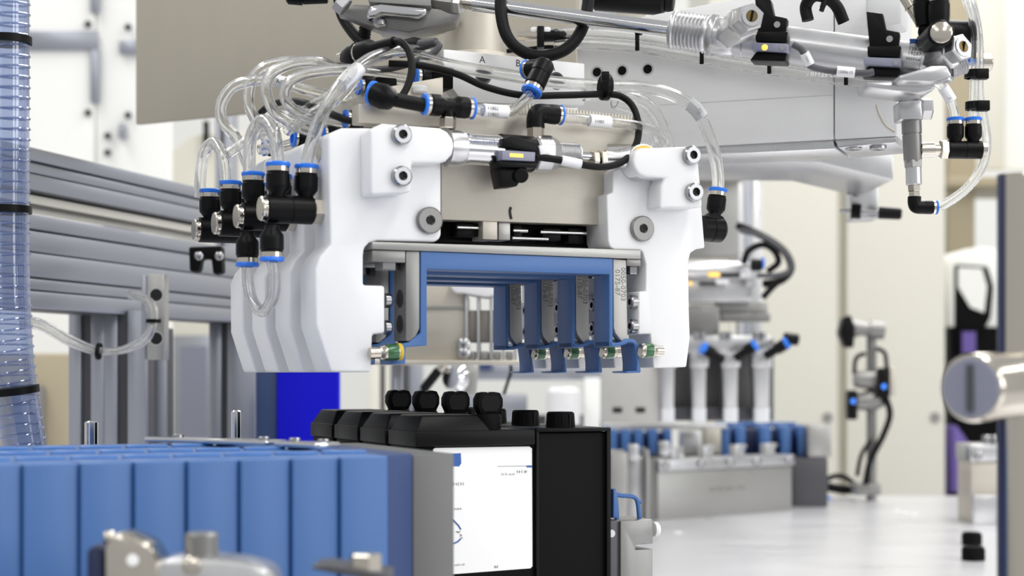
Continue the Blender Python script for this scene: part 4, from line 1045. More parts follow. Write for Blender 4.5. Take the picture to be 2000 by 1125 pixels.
t.part('loop', G().tube(spline([f.pt(1205, 1016, E + 8), f.pt(1204, 990, E + 8), f.pt(1203, 968, E + 8), f.pt(1215, 968, E + 8), f.pt(1236, 970, E + 8), f.pt(1245, 980, E + 8), f.pt(1249, 1014, E + 8)], 5), 1.5, 8), 'blue_plastic')
t.part('peg', G().prism(f, [(1198, 956), (1204, 954), (1206, 972), (1206, 1012), (1198, 1012)], E + 4, E + 12), 'blue_plastic', bevel=.6)
t.part('tip', G().cyl(f.pt(1244, 978, E + 8), f.pt(1252, 980, E + 8), 1.4, 10), 'blue_plastic')

# ================================================================== blue nest row in the foreground
BD = -170
edges = [-190, -70, 46, 158, 264, 368, 471, 572, 667, 763]
zt = -39.0
n = len(edges) - 1
for i in range(n):
    a0 = M.on(edges[i], 900, BD)[0]; a1 = M.on(edges[i + 1], 900, BD)[0] - .25
    w = a1 - a0
    who = ['leftmost', 'second', 'third', 'fourth', 'fifth', 'sixth', 'seventh', 'eighth', 'ninth'][i]
    lab = 'glossy blue nest block, %s in the foreground row counted from the left' % who if 0 < i < n - 1 else ('glossy blue nest block at the left edge of the foreground row' if i == 0 else 'glossy blue nest block beside the grey end plate of the foreground row')
    t = Thing('nest_block', lab, 'nest block', 'blue nest blocks in the foreground row')
    ad = [(a0, BD), (a0 + w * .5, BD + .7), (a1, BD + 2.8), (a1, BD + 190), (a0, BD + 190)]
    t.part('shell', G().plan(M, ad, TZ, zt), 'blue_plastic', bevel=1.0, seg=3)
    # open cell walls on top
    for k, dd in enumerate((30, 84, 138)):
        t.part('rib', G().box(M, a0 + 1, a1 - 1, BD + dd, BD + dd + 5, zt - .5, zt + 1.6), 'blue_gloss', bevel=.8)
a0 = M.on(763, 900, BD)[0]; a1 = M.on(804, 900, BD + 22)[0]
t = Thing('end_plate', 'matt grey aluminium end plate with shade-darkened blue face at the right end of the nest row', 'end plate')
b0 = M.on(806, 900, -148)[0]; b1 = M.on(888, 900, -148)[0]
t.part('plate', G().box(M, b0, b1, -148, -8, TZ, zt - .5), 'end_grey', bevel=1.2)
t.part('shaded_face', G().plan(M, [(a0 + .2, BD + 5), (a1 - .3, BD + 20), (a1 - .3, BD + 160), (a0 + .2, BD + 160)], TZ, zt), 'dark_blue', bevel=.8)  # slanted blue face turned from the light, its shade put into darker blue
# metal strips lying on the row
for x0, y0, x1, y1, lab in ((303, 853, 540, 861, 'long bright metal strip on top of the nest row'), (560, 862, 640, 866, 'short bright metal strip on top of the nest row')):
    z_ = zt + 5
    fr = C(abs(z_) * F / (y0 - HY))
    fr = C(1000)
    t = Thing('metal_strip', lab, 'strip')
    A = Vector(P(x0, y0, -(zt + 4) * F / (y0 - HY))); B = Vector(P(x1, y1, -(zt + 4) * F / (y1 - HY)))
    d = (B - A); ang = math.degrees(math.atan2(d.y, d.x)); ff = Frame(A.x, A.y, ang)
    t.part('strip', G().box(ff, 0, d.length, -8, 8, zt + 1.6, zt + 4.4), 'chrome', bevel=.6)
    t.part('pin', G().cyl(ff.pos(d.length * .2, 0, zt + 4), ff.pos(d.length * .2, 0, zt + 6), 3, 14, .4), 'screw')
    t.part('pin', G().cyl(ff.pos(d.length * .9, 0, zt + 4), ff.pos(d.length * .9, 0, zt + 6), 3, 14, .4), 'screw')
# guide pins behind the row
for x, y0, r, Y, lab in ((179, 822, 4.6, 1090, 'polished guide pin standing behind the nest row near the hose'), (461, 801, 3.4, 1130, 'slim polished guide pin standing behind the nest row before the blue panel')):
    A = P(x, y0, Y); B = Vector((A.x, A.y, EYE + TZ)); L = (B - A).length
    t = Thing('guide_pin', lab, 'pin')
    t.part('pin', G().rev(A, B, [(0, 0), (0, r * .7), (1, r), (L, r), (L, 0)], 24), 'chrome')
    t.part('collar', G().rev(B + Vector((0, 0, 8)), B, [(0, r), (0, r * 1.8), (8, r * 1.8), (8, 0)], 24), 'steel')

# ================================================================== corrugated suction hose, left edge
hp = spline([P(14, -420, 1050), P(14, -200, 1050), P(14, -60, 1050), P(14, 60, 1050), P(14, 200, 1050), P(14, 330, 1050), P(14, 460, 1050), P(16, 580, 1050), P(22, 690, 1052), P(34, 790, 1055), P(48, 880, 1060), P(70, 1000, 1066)], 14)
hp2 = []
for i in range(len(hp) - 1):
    for j in range(2): hp2.append(hp[i].lerp(hp[i + 1], j / 2))
HR = 13.6
t = Thing('suction_hose', 'clear bluish corrugated suction hose down the left edge', 'hose')
t.part('wall', G().tube(hp, HR, 26, caps=False), 'clear_hose')
L = 0; helix = []; step = 0.35
acc = [0]
for i in range(1, len(hp2)): acc.append(acc[-1] + (hp2[i] - hp2[i - 1]).length)
pitch = 6.6; turns = acc[-1] / pitch; N = int(turns * 18); j = 0
for q in range(N + 1):
    s_ = acc[-1] * q / N
    while j < len(acc) - 2 and acc[j + 1] < s_: j += 1
    tt = (s_ - acc[j]) / max(1e-6, acc[j + 1] - acc[j])
    c = hp2[j].lerp(hp2[j + 1], tt); dr = (hp2[j + 1] - hp2[j]).normalized()
    e1 = dr.cross(Vector((0, 1, 0))).normalized(); e2 = dr.cross(e1)
    an = 2 * math.pi * q / 18
    helix.append(c + (e1 * math.cos(an) + e2 * math.sin(an)) * (HR + .2))
t.part('spiral', G().tube(helix, .75, 6), 'clear_hose')
for y, x, lab in ((79, 14, 'uppermost black cable tie round the corrugated hose'), (410, 14, 'middle black cable tie round the corrugated hose'), (763, 29, 'lowest black cable tie round the corrugated hose')):
    dirv = Vector((0, 0, 1)) if y < 700 else (P(22, 690, 1052) - P(38, 810, 1055)).normalized()
    t = tie('cable_tie', P(x, y, 1050), dirv, HR + .6, lab, 'cable ties round the hose', w=4.6)

# ================================================================== blurred hardware close to the lens
f = C(640)
t = Thing('clamp_lever', 'blurred nickel toggle clamp at the lower left edge of the photo', 'clamp')
zb = TZ
t.part('cheek', G().prism(f, [(205, 1300), (203, 1070), (214, 1046), (238, 1040), (258, 1048), (290, 1062), (306, 1090), (312, 1300)], 0, 22), 'nickel', bevel=2)
t.part('dark_cheek', G().prism(f, [(166, 1300), (168, 1075), (185, 1062), (203, 1070), (205, 1300)], 6, 26), 'navy', bevel=2)
t.part('pivot', G().rev(f.pt(259, 1094, 0), f.pt(259, 1094, -2), [(0, 2.4), (1.6, 2.2), (2, 0)], 16), 'white_plastic')
t.part('top_pin', G().rev(f.pt(214, 1050, 4), f.pt(214, 1044, -2), [(0, 2.6), (4, 2.2), (5, 0)], 14), 'nickel')
t.part('arm', G().prism(f, [(300, 1300), (304, 1098), (345, 1090), (420, 1092), (470, 1098), (520, 1112), (532, 1130), (532, 1300)], 2, 30), 'alum_bright', bevel=3)
t.part('spindle', G().cyl(f.pt(394, 1110, 14), f.pt(394, 1040, 14), 6.6, 24, .8), 'steel')
t.part('rivet', G().rev(f.pt(375, 1105, 2), f.pt(375, 1105, -2), [(0, 4), (2, 3), (3, 0)], 16), 'nickel')
t.part('foot', G().box(f, f.on(160, 0)[0], f.on(535, 0)[0], -4, 40, TZ, f.on(0, 1296)[1]), 'steel')
t = Thing('clamp_plate', 'blurred dark clamp plate with bright hex bolt before the nest row', 'clamp')
t.part('plate', G().prism(f, [(608, 1106), (640, 1104), (760, 1122), (760, 1140), (608, 1112)], -6, 20), 'dark_steel', bevel=1)
hexnut(t, f.pt(714, 1118, 2), f.pt(714, 1080, 2), 6.4, 'nickel', 'hex_bolt')
t.part('post', G().box(f, f.on(700, 0)[0], f.on(760, 0)[0], 0, 24, TZ, f.on(0, 1126)[1]), 'dark_steel')

f = C(690)
t = Thing('upright_rod', 'blurred polished upright rod at the right edge of the photo', 'rod')
A = P(1990, 340, 690)
t.part('rod', G().rev(A, Vector((A.x, A.y, EYE + TZ)), [(0, 0), (0, 6.6), (1, 7.4), (400, 7.4)], 30), 'nickel')
t.part('reflection_strip', G().box(C(690), A.x - 8.4, A.x - 6.0, -3, 3, TZ, A.z - EYE), 'navy', bevel=.4)  # navy strip added to stand for the dark reflection on the rod's edge
Lr = A.z - (EYE + TZ)
t.part('base', G().rev(Vector((A.x, A.y, EYE + TZ + 14)), Vector((A.x, A.y, EYE + TZ)), [(0, 7.4), (0, 14), (14, 14), (14, 0)], 26), 'steel')
t = Thing('cross_clamp', 'blurred round cross clamp on the upright rod', 'clamp')
A, B = P(1990, 750, 675), P(1896, 758, 640); L = (B - A).length
t.part('barrel', G().rev(A, B, [(-12, 0), (-12, 13), (L - 2, 13.4), (L, 12.4), (L, 0)], 30), 'nickel')
e = (B - A).normalized()
t.part('face', G().rev(A, B, [(L, 0), (L, 11.6), (L + .4, 11.2), (L + .4, 0)], 30), 'sensor_grey')
t.part('slot', G().tube([B + e * .6 + Vector((0, 0, -9)), B + e * .6 + Vector((0, 0, 9))], 1.6, 8), 'dark_steel')
t.part('hub', G().rev(P(1990, 700, 690), P(1990, 812, 690), [(0, 8), (0, 11), (24, 11), (24, 8)], 24), 'nickel')

# small black screw caps lying on the table
for x, y, r, lab in ((1898, 1064, 13.0, 'small black ribbed cap standing upside the farther of the pair on the table'), (1901, 1094, 13.8, 'nearer of the two small black ribbed caps on the table')):
    Yc = -TZ * F / (y - HY)
    c = P(x, y, Yc); h = 17
    lab = lab if 'nearer' in lab else 'farther of the two small black ribbed caps on the table'
    t = Thing('screw_cap', lab, 'cap', 'loose caps on the table')
    t.part('shell', G().rev(c, c + Vector((0, 0, 1)), [(0, 0), (0, r), (h - 2, r * .97), (h, r * .88), (h, r * .6), (h - 1, r * .55), (h - 1, 0)], 30), 'black_matte')
    g = G()
    for k in range(24):
        an = 2 * math.pi * k / 24
        fr = Frame(c.x + r * math.cos(an), c.y + r * math.sin(an), math.degrees(an))
        g.box(fr, -.5, .5, -.8, .8, c.z - EYE + 1, c.z - EYE + h - 3)
    t.part('knurling', g, 'black_plastic', kind='stuff')

# ================================================================== aluminium framework at the left
LF = Frame(P(55.6, 0, 1400).x, 1400, 74.5)
def profile_beam(lab, y_top, y_bot, grooves, x0=-60, x1=560):
    t = Thing('profile_beam', lab, 'beam', 'aluminium profile beams at the left')
    a0, a1 = LF.on(x0, 400)[0], LF.on(x1, 400)[0]
    zt_, zb_ = LF.on(55.6, y_top)[1], LF.on(55.6, y_bot)[1]
    # lands and grooves along the face
    t.part('core', G().box(LF, a0, a1, 6, 40, zb_, zt_), 'dark_steel')
    cuts = [zt_] + [LF.on(55.6, g_)[1] for g_ in grooves for _ in (0,)] + [zb_]
    for i in range(len(cuts) - 1):
        t.part('land', G().box(LF, a0, a1, 0 if i % 2 == 0 else 2.5, 8, cuts[i + 1] + .8, cuts[i] - .8), 'profile', bevel=.8)
    return t
profile_beam('upper aluminium profile beam receding at the left behind the hose', 284, 371, (313, 336))
profile_beam('tall lower aluminium profile beam receding at the left behind the hose', 415, 603, (447, 491, 541, 566))
t = Thing('light_strip', 'pale plastic strip lying between the two profile beams', 'strip')
a0, a1 = LF.on(-60, 400)[0], LF.on(480, 400)[0]
t.part('strip', G().box(LF, a0, a1, 10, 60, LF.on(55.6, 392)[1], LF.on(55.6, 374)[1]), 'cream_paint', bevel=1)
t = Thing('blue_cover', 'dark blue cover seen in the gap between the profile beams', 'cover')
t.part('cover', G().pbox(C(2500), 200, 424, 256, 470, 0, 60), 'dark_blue', bevel=4)
t.part('stand', G().box(C(2500), C(2500).on(214, 0)[0], C(2500).on(240, 0)[0], 10, 40, TZ, C(2500).on(0, 471)[1]), 'dark_steel')
# upright profiles under the beam
def upright(lab, x0, x1, Y, ytop, slot):
    t = Thing('upright_profile', lab, 'post', 'aluminium uprights under the lower beam')
    f = C(Y); a0, a1 = f.on(x0, 0)[0], f.on(x1, 0)[0]; zt_ = f.on(0, ytop)[1]
    t.part('core', G().box(f, a0 + 1, a1 - 1, 6, 44, TZ, zt_), 'dark_steel')
    for s0, s1 in slot:
        t.part('land', G().box(f, f.on(s0, 0)[0], f.on(s1, 0)[0], 0, 12, TZ, zt_), 'profile', bevel=.8)
upright('broad aluminium upright with two dark slots under the lower beam', 134, 284, 1560, 606, ((134, 158), (177, 203), (203, 229), (249, 284)))
upright('slim aluminium upright behind the block with two holes', 284, 322, 1620, 640, ((284, 322),))
upright('aluminium upright with one black slot left of the blue panel', 408, 498, 1800, 622, ((408, 432), (444, 498)))
t = Thing('corner_post', 'aluminium corner profile standing above the tube fittings', 'post')
f = C(2300)
t.part('post', G().box(f, f.on(420, 0)[0], f.on(452, 0)[0], 0, 60, TZ, f.on(0, 200)[1]), 'profile', bevel=2)
t.part('slot', G().box(f, f.on(430, 0)[0], f.on(438, 0)[0], -1, 4, TZ, f.on(0, 202)[1]), 'dark_steel')
# drilled block and the tube bundle clipped to it
f = C(1450)
t = Thing('drilled_block', 'grey aluminium block with two drilled holes on the lower beam', 'block')
t.part('block', G().pbox(f, 286, 535, 321, 703, 0, 20), 'alum', bevel=1.2)
t.part('side', G().pbox(f, 276, 537, 286, 702, 2, 24), 'profile', bevel=.6)
for y in (576, 661):
    c = f.pt(305, y, 0)
    h = t.part('hole', G().rev(c, c + Vector((0, -1, 0)), [(-.2, 0), (-.2, 5.4), (.1, 5.4), (.1, 0)], 22), 'socket_dark')
    t.part('chamfer', G().rev(c, c + Vector((0, -1, 0)), [(0, 5.4), (0, 6.6), (.15, 6.6), (.15, 5.4), (0, 5.4)], 22), 'alum_bright', h)
for i, (dx, lab) in enumerate(((0, 'outer milky air tube swinging from under the beam to the drilled block'), (9, 'inner milky air tube swinging from under the beam to the drilled block'))):
    ctube(lab, [P(40, 625 + dx, 1330), P(80, 630 + dx, 1340), P(130, 658 + dx, 1360), P(190, 683 + dx * .5, 1390), P(240, 685 - dx * .3, 1405), P(285, 665 - dx, 1420), P(302 - dx, 625, 1425), P(295 - dx, 590, 1430), P(255, 570 + dx * .8, 1440)], 3.0, group='milky tubes under the beam')
t = tie('cable_tie', P(193, 686, 1390), (1, 0, -.1), 6.0, 'black cable tie hanging on the tube swing below the beam'); t.part('tail', G().cyl(P(194, 690, 1383), P(192, 702, 1383), 1.6, 8), 'black_plastic')
t = tie('cable_tie', P(300, 627, 1424), (0, 0, 1), 5.5, 'black cable tie at the drilled block')
t = Thing('cable_clip', 'black double cable clip under the farthest fitting', 'clip')
f = C(1500)
t.part('clip', G().prism(f, [(368, 482), (432, 480), (434, 532), (416, 536), (412, 505), (392, 505), (388, 530), (370, 530)], 0, 20), 'black_matte', bevel=2)
for x in (388, 428): t.part('screw', G().rev(f.pt(x, 500, 0), f.pt(x, 500, -4), [(0, 4), (2, 4), (3, 2.5), (3, 0)], 14), 'screw')

# --- blue panel
f = C(1700)
t = Thing('blue_partition', 'vivid blue panel standing below the left jaws', 'panel')
t.part('panel', G().box(f, f.on(541, 0)[0], f.on(661, 0)[0], 0, 20, TZ, f.on(0, 712)[1]), 'vivid_blue', bevel=1)
t.part('edge', G().box(f, f.on(498, 0)[0], f.on(540, 0)[0], 4, 24, TZ, f.on(0, 712)[1]), 'dark_blue', bevel=1)

# --- machinery seen under and through the gripper
f = C(1560)
t = Thing('rear_carriage', 'beige aluminium plate with white fins seen through the blue forks', 'machine part')
t.part('plate', G().prism(f, [(780, 540), (908, 545), (910, 704), (780, 706)], 0, 30), 'alum_plate', bevel=1.5)
t.part('ledge', G().pbox(f, 780, 598, 908, 603, -3, 4), 'alum')
t.part('base', G().pbox(f, 720, 703, 1018, 712, -20, 80), 'alum_plate', bevel=2)
for x0, x1 in ((908, 914), (931, 937), (956, 962), (980, 985), (1004, 1010)):
    t.part('fin', G().pbox(f, x0, 575, x1, 702, -6, 80), 'alum_bright', bevel=1)
for x0, x1 in ((914, 931), (937, 956), (962, 980), (985, 1004)):
    t.part('web', G().pbox(f, x0, 606, x1, 668, 10, 60), 'alum_plate', bevel=1)
    t.part('foot', G().pbox(f, x0 + 2, 686, x1 - 2, 702, -2, 40), 'alum', bevel=1)
t.part('post', G().box(f, f.on(766, 0)[0], f.on(784, 0)[0], 10, 30, TZ, f.on(0, 711)[1]), 'profile', bevel=1)
t.part('white_pad', G().prism(f, [(878, 548), (985, 548), (985, 572), (950, 580), (905, 572), (888, 572), (880, 562)], -20, 30), 'white_plastic', bevel=4)
for y in (672, 690): t.part('bolt', G().rev(f.pt(906, y, 0), f.pt(906, y, -8), [(0, 6), (6, 6), (8, 3), (8, 0)], 14), 'screw')
f = C(3000)
t = Thing('rear_support', 'pale frame uprights between the blue panel and the containers', 'frame')
for x0, x1, m_ in ((722, 742, 'cream_paint'), (745, 752, 'dark_steel'), (752, 762, 'cream_paint'), (766, 786, 'profile'), (786, 800, 'dark_steel'), (800, 824, 'profile')):
    t.part('upright', G().box(f, f.on(x0, 0)[0], f.on(x1, 0)[0], 0, 60, TZ, f.on(0, 640)[1]), m_, bevel=1)
t.part('ledge', G().pbox(f, 880, 712, 1175, 742, 0, 60), 'profile', bevel=3)
t.part('panel', G().pbox(f, 900, 770, 1030, 830, 30, 50), 'profile', bevel=3)
t.part('lower_panel', G().box(f, f.on(722, 0)[0], f.on(1180, 0)[0], 60, 70, TZ, f.on(0, 812)[1]), 'dark_steel')
t.part('stopper', G().pbox(f, 935, 690, 960, 722, -20, 10), 'dark_blue', bevel=2)
t.part('white_upright', G().box(f, f.on(1140, 0)[0], f.on(1172, 0)[0], -10, 30, TZ, f.on(0, 738)[1]), 'white_paint', bevel=2)
t.part('drum', G().rev(f.pt(1100, 830, -40), f.pt(1100, 755, -40), [(0, 30), (60, 30), (68, 22), (68, 0)], 26), 'white_plastic')
f = C(1900)
t = Thing('rear_sensor', 'blurred silver sensor head with black plug below the blue forks', 'sensor')
t.part('head', G().rev(P(880, 738, 1880), P(905, 738, 1900), [(0, 0), (0, 12), (6, 16), (14, 16), (16, 0)], 24), 'chrome')
t.part('bracket', G().prism(f, [(900, 712), (935, 714), (930, 770), (905, 775), (885, 760)], 4, 16), 'alum', bevel=2)
t.part('plug', G().cyl(P(826, 762, 1880), P(858, 722, 1880), 5.5, 18, 1), 'black_rubber')
t.part('nut', G().cyl(P(855, 726, 1880), P(872, 708, 1880), 5.2, 14, 1), 'nickel')
t.part('post', G().box(f, f.on(894, 0)[0], f.on(906, 0)[0], 10, 20, TZ, f.on(0, 765)[1]), 'steel')
single('sensor_cable', G().tube(pp((828, 760, 1880), (818, 775, 1880), (812, 800, 1880), (806, 840, 1880)), 3, 8), 'black_rubber', 'black lead dropping from the silver sensor head', 'cable')
single('sensor_cable', G().tube(pp((996, 700, 1950), (998, 725, 1950), (992, 745, 1950), (984, 770, 1950)), 2, 8), 'black_rubber', 'black lead hanging under the white fins', 'cable')

# ================================================================== second gripper station behind, right
f = C(2500)
t = Thing('rear_gripper', 'second gripper with four silver fingers over the rear nests', 'gripper')
t.part('back_plate', G().pbox(f, 1176, 660, 1512, 822, 60, 90), 'end_grey', bevel=2)
t.part('side_plate', G().pbox(f, 1174, 690, 1290, 826, 0, 20), 'blade_steel', bevel=2)
for i, (x0, x1) in enumerate(((1290, 1316), (1351, 1378), (1412, 1440), (1472, 1502))):
    a0, a1 = f.on(x0, 0)[0], f.on(x1, 0)[0]
    fi = t.part('finger', G().prism(f, [(x0 - 2, 695), (x1 + 2, 695), (x1 + 1, 716), (x1, 796), (x0 + 2, 796), (x0 - 1, 716)], -10, 30), 'alum_bright', bevel=1.5)
    t.part('head_block', G().pbox(f, x0 - 3, 686, x1 + 6, 718, -16, 20), 'alum_bright', fi, bevel=1.5)
    t.part('tip_cup', G().pbox(f, x0 + 2, 794, x1 + 2, 826, -8, 16), 'clear_cup', fi, bevel=3)
t.part('tie_bar', G().pbox(f, 1176, 796, 1508, 822, 24, 50), 'dark_steel', bevel=1)
for x in (1205, 1250): t.part('slot', G().pbox(f, x - 8, 796, x + 10, 806, -1.5, 1), 'socket_dark')
t.part('top_plate', G().pbox(f, 1330, 655, 1508, 690, -20, 60), 'alum_bright', bevel=2)
for x in (1360, 1372, 1412, 1424, 1478, 1490): t.part('bolt', G().cyl(f.pt(x, 662, -24), f.pt(x, 648, -24), 4.5, 12, 1), 'screw')
t.part('slide', G().pbox(f, 1340, 545, 1470, 590, -10, 60), 'alum_bright', bevel=2)
t.part('rail', G().pbox(f, 1410, 612, 1505, 628, 0, 30), 'steel', bevel=1)
t.part('guide', G().pbox(f, 1345, 596, 1405, 655, 0, 50), 'steel', bevel=2)
t.part('linear_unit', G().pbox(f, 1400, 590, 1500, 612, 20, 60), 'alum', bevel=1.5)
A, B = f.pt(1335, 528, -14), f.pt(1468, 530, -14); Lc = (B - A).length
t.part('cylinder', G().rev(A, B, [(0, 0), (0, 14), (Lc - 4, 14), (Lc, 11), (Lc, 0)], 26), 'alum_bright')
t.part('cylinder_cap', G().pbox(f, 1455, 512, 1475, 560, -20, 30), 'alum_bright', bevel=3)
for x0, y0, x1, y1 in ((1384, 533, 1406, 540), (1345, 550, 1352, 556)): t.part('lamp', G().pbox(f, x0, y0, x1, y1, -31, -28), 'led_yellow')
for x0, y0, x1, y1 in ((1405, 534, 1450, 541), (1365, 551, 1400, 557)): t.part('sensor', G().pbox(f, x0, y0, x1, y1, -31, -26), 'black_plastic', bevel=1)
for x0, y0, x1, y1 in ((1446, 532, 1470, 543), (1398, 546, 1424, 554)): t.part('plug', G().pbox(f, x0, y0, x1, y1, -32, -26), 'white_plastic', bevel=1)
f = C(3015)
t = Thing('rear_column', 'silver column with profile guides behind the right jaw', 'column')
t.part('housing', G().pbox(f, 1330, 310, 1445, 500, 40, 140), 'alum', bevel=3)
t.part('head', G().pbox(f, 1340, 305, 1456, 350, 0, 120), 'alum_plate', bevel=2)
t.part('cap', G().pbox(f, 1368, 304, 1392, 328, -10, 0), 'black_matte', bevel=1)
for x0, x1, m_ in ((1440, 1449, 'cream_paint'), (1452, 1466, 'alum_bright'), (1466, 1480, 'profile'), (1480, 1503, 'alum_bright')):
    t.part('guide', G().box(f, f.on(x0, 0)[0], f.on(x1, 0)[0], 92, 112, TZ, f.on(0, 308)[1]), m_, bevel=1.5)
# cables at the rear gripper
def rc(lab, pts, r, m_='black_rubber'): return single('rear_cable', G().tube(pp(*pts), r, 10), m_, lab, 'cable', 'cables of the rear gripper')
rc('thick black cable of the rear gripper bundle, upper', [(1440, 440, 2480), (1470, 452, 2470), (1505, 470, 2460), (1535, 495, 2460), (1545, 525, 2460), (1525, 548, 2470), (1490, 555, 2480)], 6)
rc('milky tube inside the rear gripper bundle', [(1446, 450, 2470), (1490, 462, 2450), (1530, 490, 2440), (1544, 512, 2440), (1540, 530, 2440), (1515, 538, 2440), (1478, 538, 2440)], 4.0, 'grey_cable')
rc('black cable loop of the rear gripper bundle', [(1452, 515, 2470), (1462, 490, 2465), (1490, 478, 2460), (1512, 490, 2460), (1520, 512, 2460), (1500, 530, 2470)], 5)
rc('black cable end hanging from the rear gripper bundle', [(1535, 540, 2460), (1515, 555, 2460), (1500, 570, 2460), (1490, 582, 2460)], 5)
t = Thing('rear_plug', 'black plug with blue ring in the rear cable bundle', 'connector')
t.part('plug', G().cyl(P(1466, 518, 2440), P(1488, 518, 2440), 9, 18, 2), 'black_plastic'); t.part('collar', G().cyl(P(1488, 514, 2440), P(1492, 514, 2440), 9, 18), 'blue_collar')
for x0, y0, x1, y1, lab in ((1412, 703, 1370, 678, 'leftmost blue tipped fitting on the rear gripper'), (1436, 700, 1478, 672, 'middle blue tipped fitting on the rear gripper'), (1494, 696, 1540, 668, 'rightmost blue tipped fitting on the rear gripper')):
    t = Thing('rear_fitting', lab, 'pneumatic fitting', 'fittings of the rear gripper')
    A, B = P(x0, y0, 2450), P(x1, y1, 2440); L_ = (B - A).length
    t.part('stem', G().rev(A, B, [(0, 0), (0, 6.5), (L_ * .5, 7), (L_ * .5, 9), (L_ * .88, 9), (L_ * .88, 0)], 18), 'black_plastic')
    t.part('collar', G().rev(A, B, [(L_ * .86, 0), (L_ * .86, 9.3), (L_, 8.6), (L_, 0)], 18), 'blue_collar')
    if 'rightmost' in lab: t.part('elbow', G().cyl(P(1530, 660, 2450), P(1560, 664, 2450), 9, 16, 2), 'black_plastic')

# --- nests on the table
NF = Frame(230, 2615, 37.5)
t = Thing('milled_nest', 'long milled aluminium nest base with four clips on the table', 'nest')
a0, a1 = NF.on(1285, 1000)[0], NF.on(1547, 1000)[0]
z1, z2 = NF.on(1285, 922)[1], NF.on(1285, 899)[1]
t.part('body', G().box(NF, a0, a1, 0, 60, TZ, z1), 'alum', bevel=1.5)
t.part('clamp_bar', G().box(NF, a0, a1 + 2, -4, 50, z1 + 1, z2), 'alum_bright', bevel=1.2)
for x in (1298, 1368, 1425, 1477, 1541):
    a, _ = NF.on(x, 900, -4); c = NF.pos(a, -4, (z1 + z2) / 2 + 1)
    t.part('bolt', G().rev(c, c - NF.nv(), [(0, 7.6), (4, 7.6), (6, 5), (6, 0)], 18), 'screw')
for x in (1325, 1388, 1449, 1509):
    a, _ = NF.on(x, 900, 0)
    t.part('spring_clip', G().prism_az(NF, [(a - 12, z2), (a + 8, z2), (a + 8, z2 + 14), (a + 14, z2 + 14), (a + 14, z2 + 20), (a - 12, z2 + 19)], 2, 18), 'alum_bright', bevel=1.5)
t.part('engraving', G().text('R0100-0001-004', NF.pos((a0 + a1) / 2, -.05, (TZ + z1) / 2 + 5), NF.ax(), (0, 0, 1), 12, 'CENTER', .1), 'engraving')
t.part('side_block', G().box(NF, a0 - 22, a0 - 1, 0, 60, TZ, z2 + 4), 'steel', bevel=1.5)
t = Thing('nest_pocket', 'aluminium pocket frame beside the front container on the table', 'nest')
f = C(2450)
t.part('frame', G().box(f, f.on(1192, 0)[0], f.on(1226, 0)[0], 0, 100, TZ, f.on(0, 884)[1]), 'alum', bevel=2)
t.part('frame', G().box(f, f.on(1262, 0)[0], f.on(1268, 0)[0], 0, 100, TZ, f.on(0, 878)[1]), 'alum', bevel=2)
t.part('sill', G().box(f, f.on(1226, 0)[0], f.on(1262, 0)[0], 30, 100, TZ, f.on(0, 895)[1]), 'alum_bright', bevel=2)
t.part('clip', G().pbox(f, 1228, 868, 1248, 900, 4, 24), 'alum_bright', bevel=2)
t.part('clip', G().pbox(f, 1288, 862, 1308, 890, 60, 80), 'alum_bright', bevel=2)
def nestrow(lab, xs, y0, y1, Y, endx=None):
    t = Thing('rear_nest', lab, 'nest', 'blue rear nests')
    f = C(Y); zt_, zb_ = f.on(0, y0)[1], f.on(0, y1)[1]
    for x0, x1 in xs:
        t.part('cell_wall', G().box(f, f.on(x0, 0)[0], f.on(x1, 0)[0], 0, 90, zb_, zt_), 'blue_plastic', bevel=2)
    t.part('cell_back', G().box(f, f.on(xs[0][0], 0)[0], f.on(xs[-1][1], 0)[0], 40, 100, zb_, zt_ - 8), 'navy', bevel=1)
    t.part('rim', G().box(f, f.on(xs[0][0], 0)[0], f.on(xs[-1][1], 0)[0], 88, 110, zt_ - 4, zt_ + 4), 'blue_plastic', bevel=2)
    t.part('plinth', G().box(f, f.on(xs[0][0], 0)[0], f.on(xs[-1][1], 0)[0], -6, 110, TZ, zb_ - .5), 'dark_steel', bevel=2)
    if endx:
        t.part('end_block', G().box(f, f.on(endx[0], 0)[0], f.on(endx[1], 0)[0], -30, 90, zb_, zt_ + 2), 'alum', bevel=3)
        t.part('end_plinth', G().box(f, f.on(xs[-1][1] - 30, 0)[0], f.on(endx[1] - 8, 0)[0], -34, 90, TZ, zb_ - .5), 'dark_steel', bevel=3)
    return t
nestrow('row of dark blue open nests with grey end block behind the milled nest base', ((1410, 1426), (1438, 1456), (1486, 1506), (1526, 1545), (1560, 1572)), 832, 892, 2900, (1572, 1618))
nestrow('short row of dark blue open nests behind the container row', ((1186, 1206), (1214, 1232), (1240, 1256), (1268, 1284), (1300, 1312)), 838, 888, 2960)
t = Thing('locating_frame', 'bright aluminium locating frame between the rear nests', 'frame')
f = C(2860)
t.part('bar', G().pbox(f, 1190, 828, 1420, 838, 10, 40), 'alum_bright', bevel=2)
t.part('block', G().pbox(f, 1330, 842, 1368, 886, 0, 40), 'alum_bright', bevel=2)
t.part('block', G().pbox(f, 1376, 836, 1408, 886, 10, 50), 'alum_plate', bevel=2)
t.part('stem', G().box(f, f.on(1340, 0)[0], f.on(1400, 0)[0], 14, 40, TZ, f.on(0, 887)[1]), 'steel')
t = Thing('blue_tape_mark', 'bright blue tape strip on the table behind the milled nest base', 'tape')
Yt = -TZ * F / (972 - HY)
f = C(Yt)
t.part('tape', G().box(f, f.on(1545, 0)[0], f.on(1618, 0)[0], -30, 30, TZ, TZ + 3), 'blue_tape')
